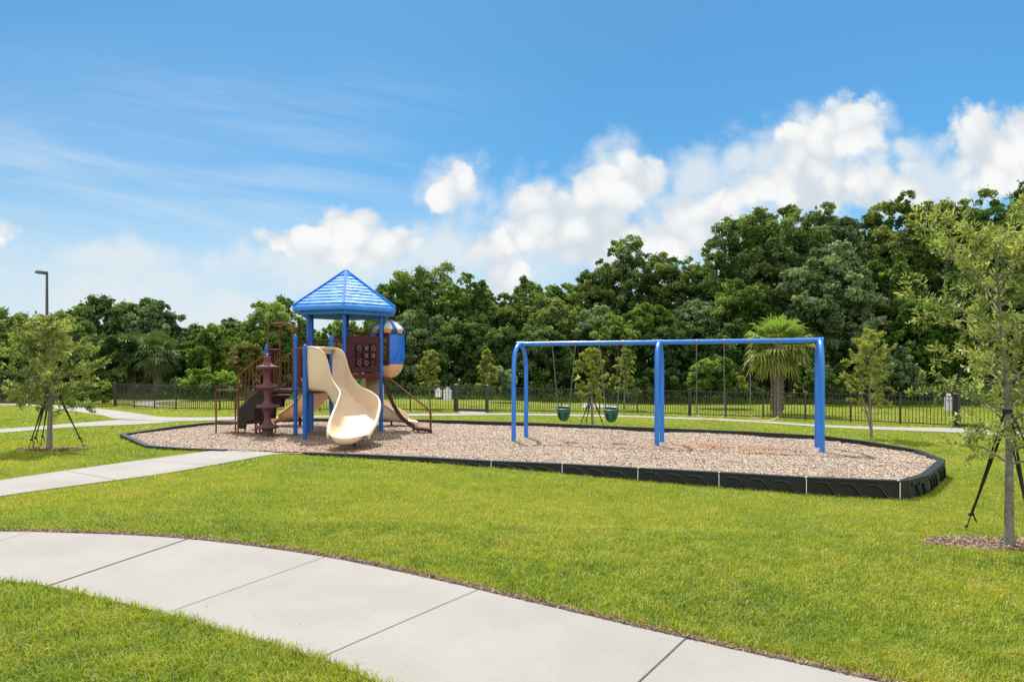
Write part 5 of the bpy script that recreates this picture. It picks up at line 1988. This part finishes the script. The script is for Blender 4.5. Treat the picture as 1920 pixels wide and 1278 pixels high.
# ---- young trees: limbs, twigs and single leaves
def young_tree(base, height, crown0, rad, nleaf, pal, label, r0, leaf, name='young_oak_tree', group=None, nl=26, seed=1, lean=(0, 0), twigs=7, shape=0.6, wide=False, trunk_mat='bark', tb=.5, second_trunk=False):
    r_ = np.random.default_rng(seed)
    root = thing(name, base, label, 'tree', group)
    bx, by, bz = base
    m_ = MB()
    tr = [Vector((bx + lean[0] * t_ + .03 * math.sin(5 * t_ + seed), by + lean[1] * t_, bz - .08 + (height * .93) * t_)) for t_ in np.linspace(0, 1, 9)]
    tsp = spline(tr, 3)
    nT = len(tsp)
    m_.tube(tsp, [r0 * (1.18 if k == 0 else (1 - .86 * (k / (nT - 1)) ** .9)) for k in range(nT)], 12)
    if second_trunk:
        s2 = [tsp[2], tsp[6] + Vector((-.10, 0, 0)), tsp[11] + Vector((-.22, .02, 0)), tsp[15] + Vector((-.16, 0, .05))]
        m_.tube(spline(s2, 5), [r0 * .7 * (1 - .5 * k / 15) for k in range(16)], 8)
    TW = []                                            # twig points and their outward directions
    for i in range(nl):
        f = (i + .5) / nl
        zf = crown0 + (height - crown0) * f ** .95
        q = tsp[min(nT - 1, int(max(.05, min(.97, (zf - .25 * rad * (1 - f)) / (height * .93))) * (nT - 1)))]
        a = 2.399963 * i + r_.uniform(-.4, .4)
        prof_ = math.sin(PI * min(1, (f * (1 - shape * .35) + .22 * shape + .12))) ** .75
        if wide:
            prof_ = min(1.0, .80 + f * .8) * math.sqrt(max(0.02, 1 - f ** 6))
        Ln = rad * prof_ * r_.uniform(.72, 1.12)
        if f > .93:
            Ln *= .6
        rise = .25 + .75 * f + r_.uniform(-.15, .15)
        d = Vector((math.cos(a), math.sin(a), rise)).normalized()
        e = q + d * Ln
        mid_ = q.lerp(e, .5) + Vector((r_.uniform(-.06, .06), r_.uniform(-.06, .06), r_.uniform(-.02, .08) * Ln))
        lb = spline([q, mid_, e + Vector((0, 0, -.10 * Ln * (1 - f)))], 5)
        m_.tube(lb, [max(.0025, r0 * .30 * (1 - f * .5) * (1 - .88 * k / 10)) for k in range(11)], 6)
        for j in range(twigs):
            u = .22 + .78 * (j + r_.uniform(.2, .9)) / twigs
            s = lb[min(10, int(u * 10))]
            td = (d * .55 + Vector(rand_unit(1, r_)[0]) * .9 + Vector((0, 0, .18))).normalized()
            tl = Ln * r_.uniform(.20, .42) * (1.15 - .5 * u)
            e2 = s + td * tl
            m_.tube([s, s.lerp(e2, .5) + Vector(rand_unit(1, r_)[0]) * tl * .08, e2], [max(.0022, r0 * .055), max(.002, r0 * .035), .0015], 4, caps=False)
            TW.append((s, e2, td))
        TW.append((lb[5], lb[10], d))
    m_.build('trunk', M[trunk_mat], root, smooth=True)
    S_ = np.array([tuple(x[0]) for x in TW])
    E_ = np.array([tuple(x[1]) for x in TW])
    D_ = np.array([tuple(x[2]) for x in TW])
    ln = np.linalg.norm(E_ - S_, axis=1)
    idx = r_.choice(len(TW), nleaf, p=ln / ln.sum())
    u = r_.random(nleaf) ** .75
    P = S_[idx] + (E_[idx] - S_[idx]) * u[:, None]
    ld = D_[idx] * .7 + rand_unit(nleaf, r_) * .95 + np.array([0, 0, .15])
    ld /= np.linalg.norm(ld, axis=1)[:, None]
    l_ = leaf[0] * r_.uniform(.55, 1.3, nleaf)
    N = np.cross(ld, rand_unit(nleaf, r_)) * .8 + np.array([0, 0, .6])
    b = np.cross(N, ld)
    b /= np.linalg.norm(b, axis=1)[:, None] + 1e-9
    P = P + ld * (l_ * .5 + .004)[:, None] + rand_unit(nleaf, r_) * leaf[0] * .25
    tw = r_.normal(0, .16, len(TW))
    tint = np.clip(tb + tw[idx] + r_.normal(0, .13, nleaf), 0, .84)
    tint = np.where(r_.random(nleaf) < .02, r_.uniform(.9, 1, nleaf), tint)
    fold = np.cross(b, ld) * (l_ * .07)[:, None]
    me_ = quads_mesh('crown', P - np.array(base), ld, b, l_, l_ * leaf[1] / leaf[0] * r_.uniform(.8, 1.2, nleaf), tint, fold)
    finish('crown', me_, M[pal], root, smooth=False)
    return root, tsp


def straps(root, tsp, hz, feet, wd=0.03):
    """black webbing guy straps from the trunk to stakes in the ground, double bands with knots"""
    top = min(tsp, key=lambda p: abs(p.z - hz))
    for (x, y) in feet:
        f_ = Vector((x, y, T(x)))
        m_ = MB()
        d = (f_ - top).normalized()
        side = d.cross(Vector((0, 1, .2))).normalized()
        e = top.lerp(f_, .86)
        m_.bar(top + side * .03, e, wd, .005, up=(0, -1, .3))
        m_.bar(top - side * .03, e + side * .01, wd * .7, .005, up=(0, -1, .35))
        m_.tube([e, e.lerp(f_, .6), f_ - Vector((0, 0, .03))], .006, 6)
        m_.box(e, (.05, .03, .04), (side, Vector((0, 1, 0)), d))
        m_.bar(e + side * .02, e + side * .05 + Vector((.01, 0, -.09)), wd * .8, .006)
        m_.tube([f_ + Vector((0, 0, .05)), f_ - Vector((0, 0, .05))], .012, 6)
        m_.build('guy_strap', M['strap'], root)
    m_ = MB()
    m_.tube([top - Vector((0, 0, .022)), top + Vector((0, 0, .022))], .046, 12)
    m_.build('strap_collar', M['strap'], root)


# near oak on the right
g = gnd(1895, 1026)
o, tsp = young_tree((g.x, g.y, g.z), 3.5, 1.22, 1.05, 10800, 'oak_leaf', 'near young oak with a grey trunk held by black straps at the right edge', 0.050, (.070, .020), nl=40, seed=12, twigs=11, lean=(-.10, .05), shape=.75, tb=.57, wide=True)
fts = [gnd(1811, 992), gnd(1935, 1012), gnd(1990, 975)]
straps(o, tsp, g.z + 1.36, [(p.x, p.y) for p in fts], .030)
# left oak
g = gnd(95, 842)
o, tsp = young_tree((g.x, g.y, g.z), 3.0, 1.12, 1.05, 15500, 'oak_leaf', 'bushy young oak on the left lawn held by black straps', .060, (.065, .026), nl=44, seed=5, twigs=10, lean=(-.05, 0), shape=.62, tb=.50)
fts = [gnd(53, 842), gnd(77, 834), gnd(158, 838), gnd(62, 838)]
straps(o, tsp, g.z + 1.48, [(p.x, p.y) for p in fts], .026)
# saplings on and beyond the back lawn
g = gnd(1632, 822)
young_tree((g.x, g.y, g.z), 3.25, 1.15, .80, 11500, 'leaf_sapling', 'slim yellow green tree with a forked trunk behind the right end of the chip bed', 0.042, (.060, .026), nl=36, seed=8, twigs=8, shape=.3, tb=.70, second_trunk=True, group='young trees on the lawn', name='sapling')
g = gnd(1111, 797)
o, tsp = young_tree((g.x, g.y, g.z), 2.75, 1.05, .66, 6500, 'leaf_sapling', 'staked yellow green sapling between the two bucket swings', 0.05, (.078, .036), nl=26, seed=9, twigs=7, shape=.5, tb=.6, group='young trees on the lawn', name='sapling')
straps(o, tsp, g.z + 1.0, [(g.x - .42, g.y - .1), (g.x + .36, g.y), (g.x - .2, g.y + .3)], .03)
for i, (px, py, ytop, rad, sd_, lab) in enumerate(((806, 767, 648, .62, 21, 'slim sapling left of the small gate, beside the white boards'), (912, 767, 645, .47, 22, 'slim narrow sapling behind the right post of the small gate'),
                                               (1172, 768, 640, .62, 23, 'slim sapling beyond the fence right of the second bucket swing'))):
    g = gnd(px, py)
    zt = HC + (YH - ytop) * g.y / F
    young_tree((g.x, g.y, g.z), zt - g.z, 1.0, rad, 6000, 'leaf_sapling', lab, .04, (.09, .042), nl=22, seed=sd_, twigs=6, shape=.6, tb=.5, group='saplings just beyond the fence', name='sapling')


# ---- fan palms
def fan_palm(base, zc, rad, nf, label, seed, droop_from=-.45, r0=.20, group=None, name='palm_tree', green=.9, trunk=True, pal='palm_green'):
    r_ = np.random.default_rng(seed)
    root = thing(name, base, label, 'palm tree', group)
    bx, by, bz = base
    hh = zc - bz
    if trunk:
        m_ = MB()
        m_.tube([(bx, by, bz - .1), (bx, by, bz + hh * .2), (bx, by, bz + hh * .6), (bx, by, bz + hh)], [r0 * 1.1, r0 * .95, r0 * .78, r0 * .7], 12)
        k = 0
        z = bz + .12
        while z < bz + hh - .1:                        # crossed stubs of old leaf bases
            t_ = (z - bz) / hh
            rr = r0 * (1.05 - .32 * t_)
            for j in range(7):
                a = 2 * PI * (j + .5 * (k % 2)) / 7
                p = Vector((bx + rr * .9 * math.cos(a), by + rr * .9 * math.sin(a), z))
                q = p + Vector((math.cos(a) * .08, math.sin(a) * .08, .15)) + Vector((-math.sin(a), math.cos(a), 0)) * .06 * (1 if k % 2 else -1)
                m_.bar(p, q, .07, .025, up=(math.cos(a), math.sin(a), .3))
            z += .105
            k += 1
        m_.build('trunk', M['palm_bark'], root)
    Vs, tn = [], []
    Vd, td = [], []
    ga = PI * (3 - math.sqrt(5))
    for i in range(nf):
        f = (i + .5) / nf
        el = R(82) + (droop_from - R(82)) * f ** .9 + r_.uniform(-.08, .08)
        a = ga * i + r_.uniform(-.2, .2)
        d = Vector((math.cos(a) * math.cos(el), math.sin(a) * math.cos(el), math.sin(el)))
        c = Vector((bx, by, zc))
        pl = rad * r_.uniform(.30, .66)
        hub = c + d * pl + Vector((0, 0, -.05 * pl))
        dead = f > .94
        tone = (1.0 - .55 * f + r_.uniform(-.1, .1)) * green if not dead else r_.uniform(0, .28)
        # petiole
        s = d.cross(UP).normalized() if abs(d.z) < .98 else Vector((1, 0, 0))
        up_ = s.cross(d).normalized()
        (Vs if not dead else Vd).append([tuple(c - s * .014), tuple(c + s * .014), tuple(hub + s * .010), tuple(hub - s * .010)])
        (tn if not dead else td).append(max(0, min(1, tone)))
        nlf = 18
        for j in range(nlf):
            th = (-1 + 2 * j / (nlf - 1)) * R(112)
            ld = (d * math.cos(th) * .85 + s * math.sin(th) + up_ * .12 - UP * .20 * (1 - max(0, math.sin(el)))).normalized()
            L_ = rad * r_.uniform(.42, .56) * (1 - .22 * (abs(th) / R(112)) ** 2)
            w_l = .020 + .012 * rad
            mid_ = hub + ld * L_ * .6
            tip = hub + ld * L_ + Vector((0, 0, -L_ * r_.uniform(.15, .50) * (1.2 if dead else 1)))
            b = ld.cross(up_).normalized() * w_l
            tgt, tt = (Vs, tn) if not dead else (Vd, td)
            tgt.append([tuple(hub), tuple(mid_ + b), tuple(tip), tuple(mid_ - b)])
            tt.append(max(0, min(1, tone + r_.uniform(-.1, .1))))
    for nm, VV, T_ in (('crown', Vs, tn), ('dead_fronds', Vd, td)):
        A = np.array(VV).reshape(-1, 3) - np.array(base)
        me_ = np_mesh(nm, A, np.arange(len(A)), np.full(len(VV), 4), np.repeat(T_, 4))
        finish(nm, me_, M[pal], root, smooth=False)
    return root


g = gnd(1464, 777)
fan_palm((g.x, g.y + .4, g.z), HC + (YH - 648) * (g.y + .4) / F, 1.60, 72, 'fan palm with a rough crisscross trunk behind the second belt swing', 3, droop_from=-.95, r0=.22)
for px, py, Z, rad, sd_, lab in ((296, 662, 40, 1.7, 31, 'drooping fan palm at the wood edge, nearer to the stairs'), (248, 655, 41, 1.5, 32, 'drooping fan palm at the wood edge, nearer to the hedge bushes')):
    p = atZ(px, py, Z)
    fan_palm((p.x, Z, T(p.x)), p.z, rad, 44, lab, sd_, droop_from=-1.25, r0=.2, group='drooping palms in the left wood', green=.9, pal='palm_dark')
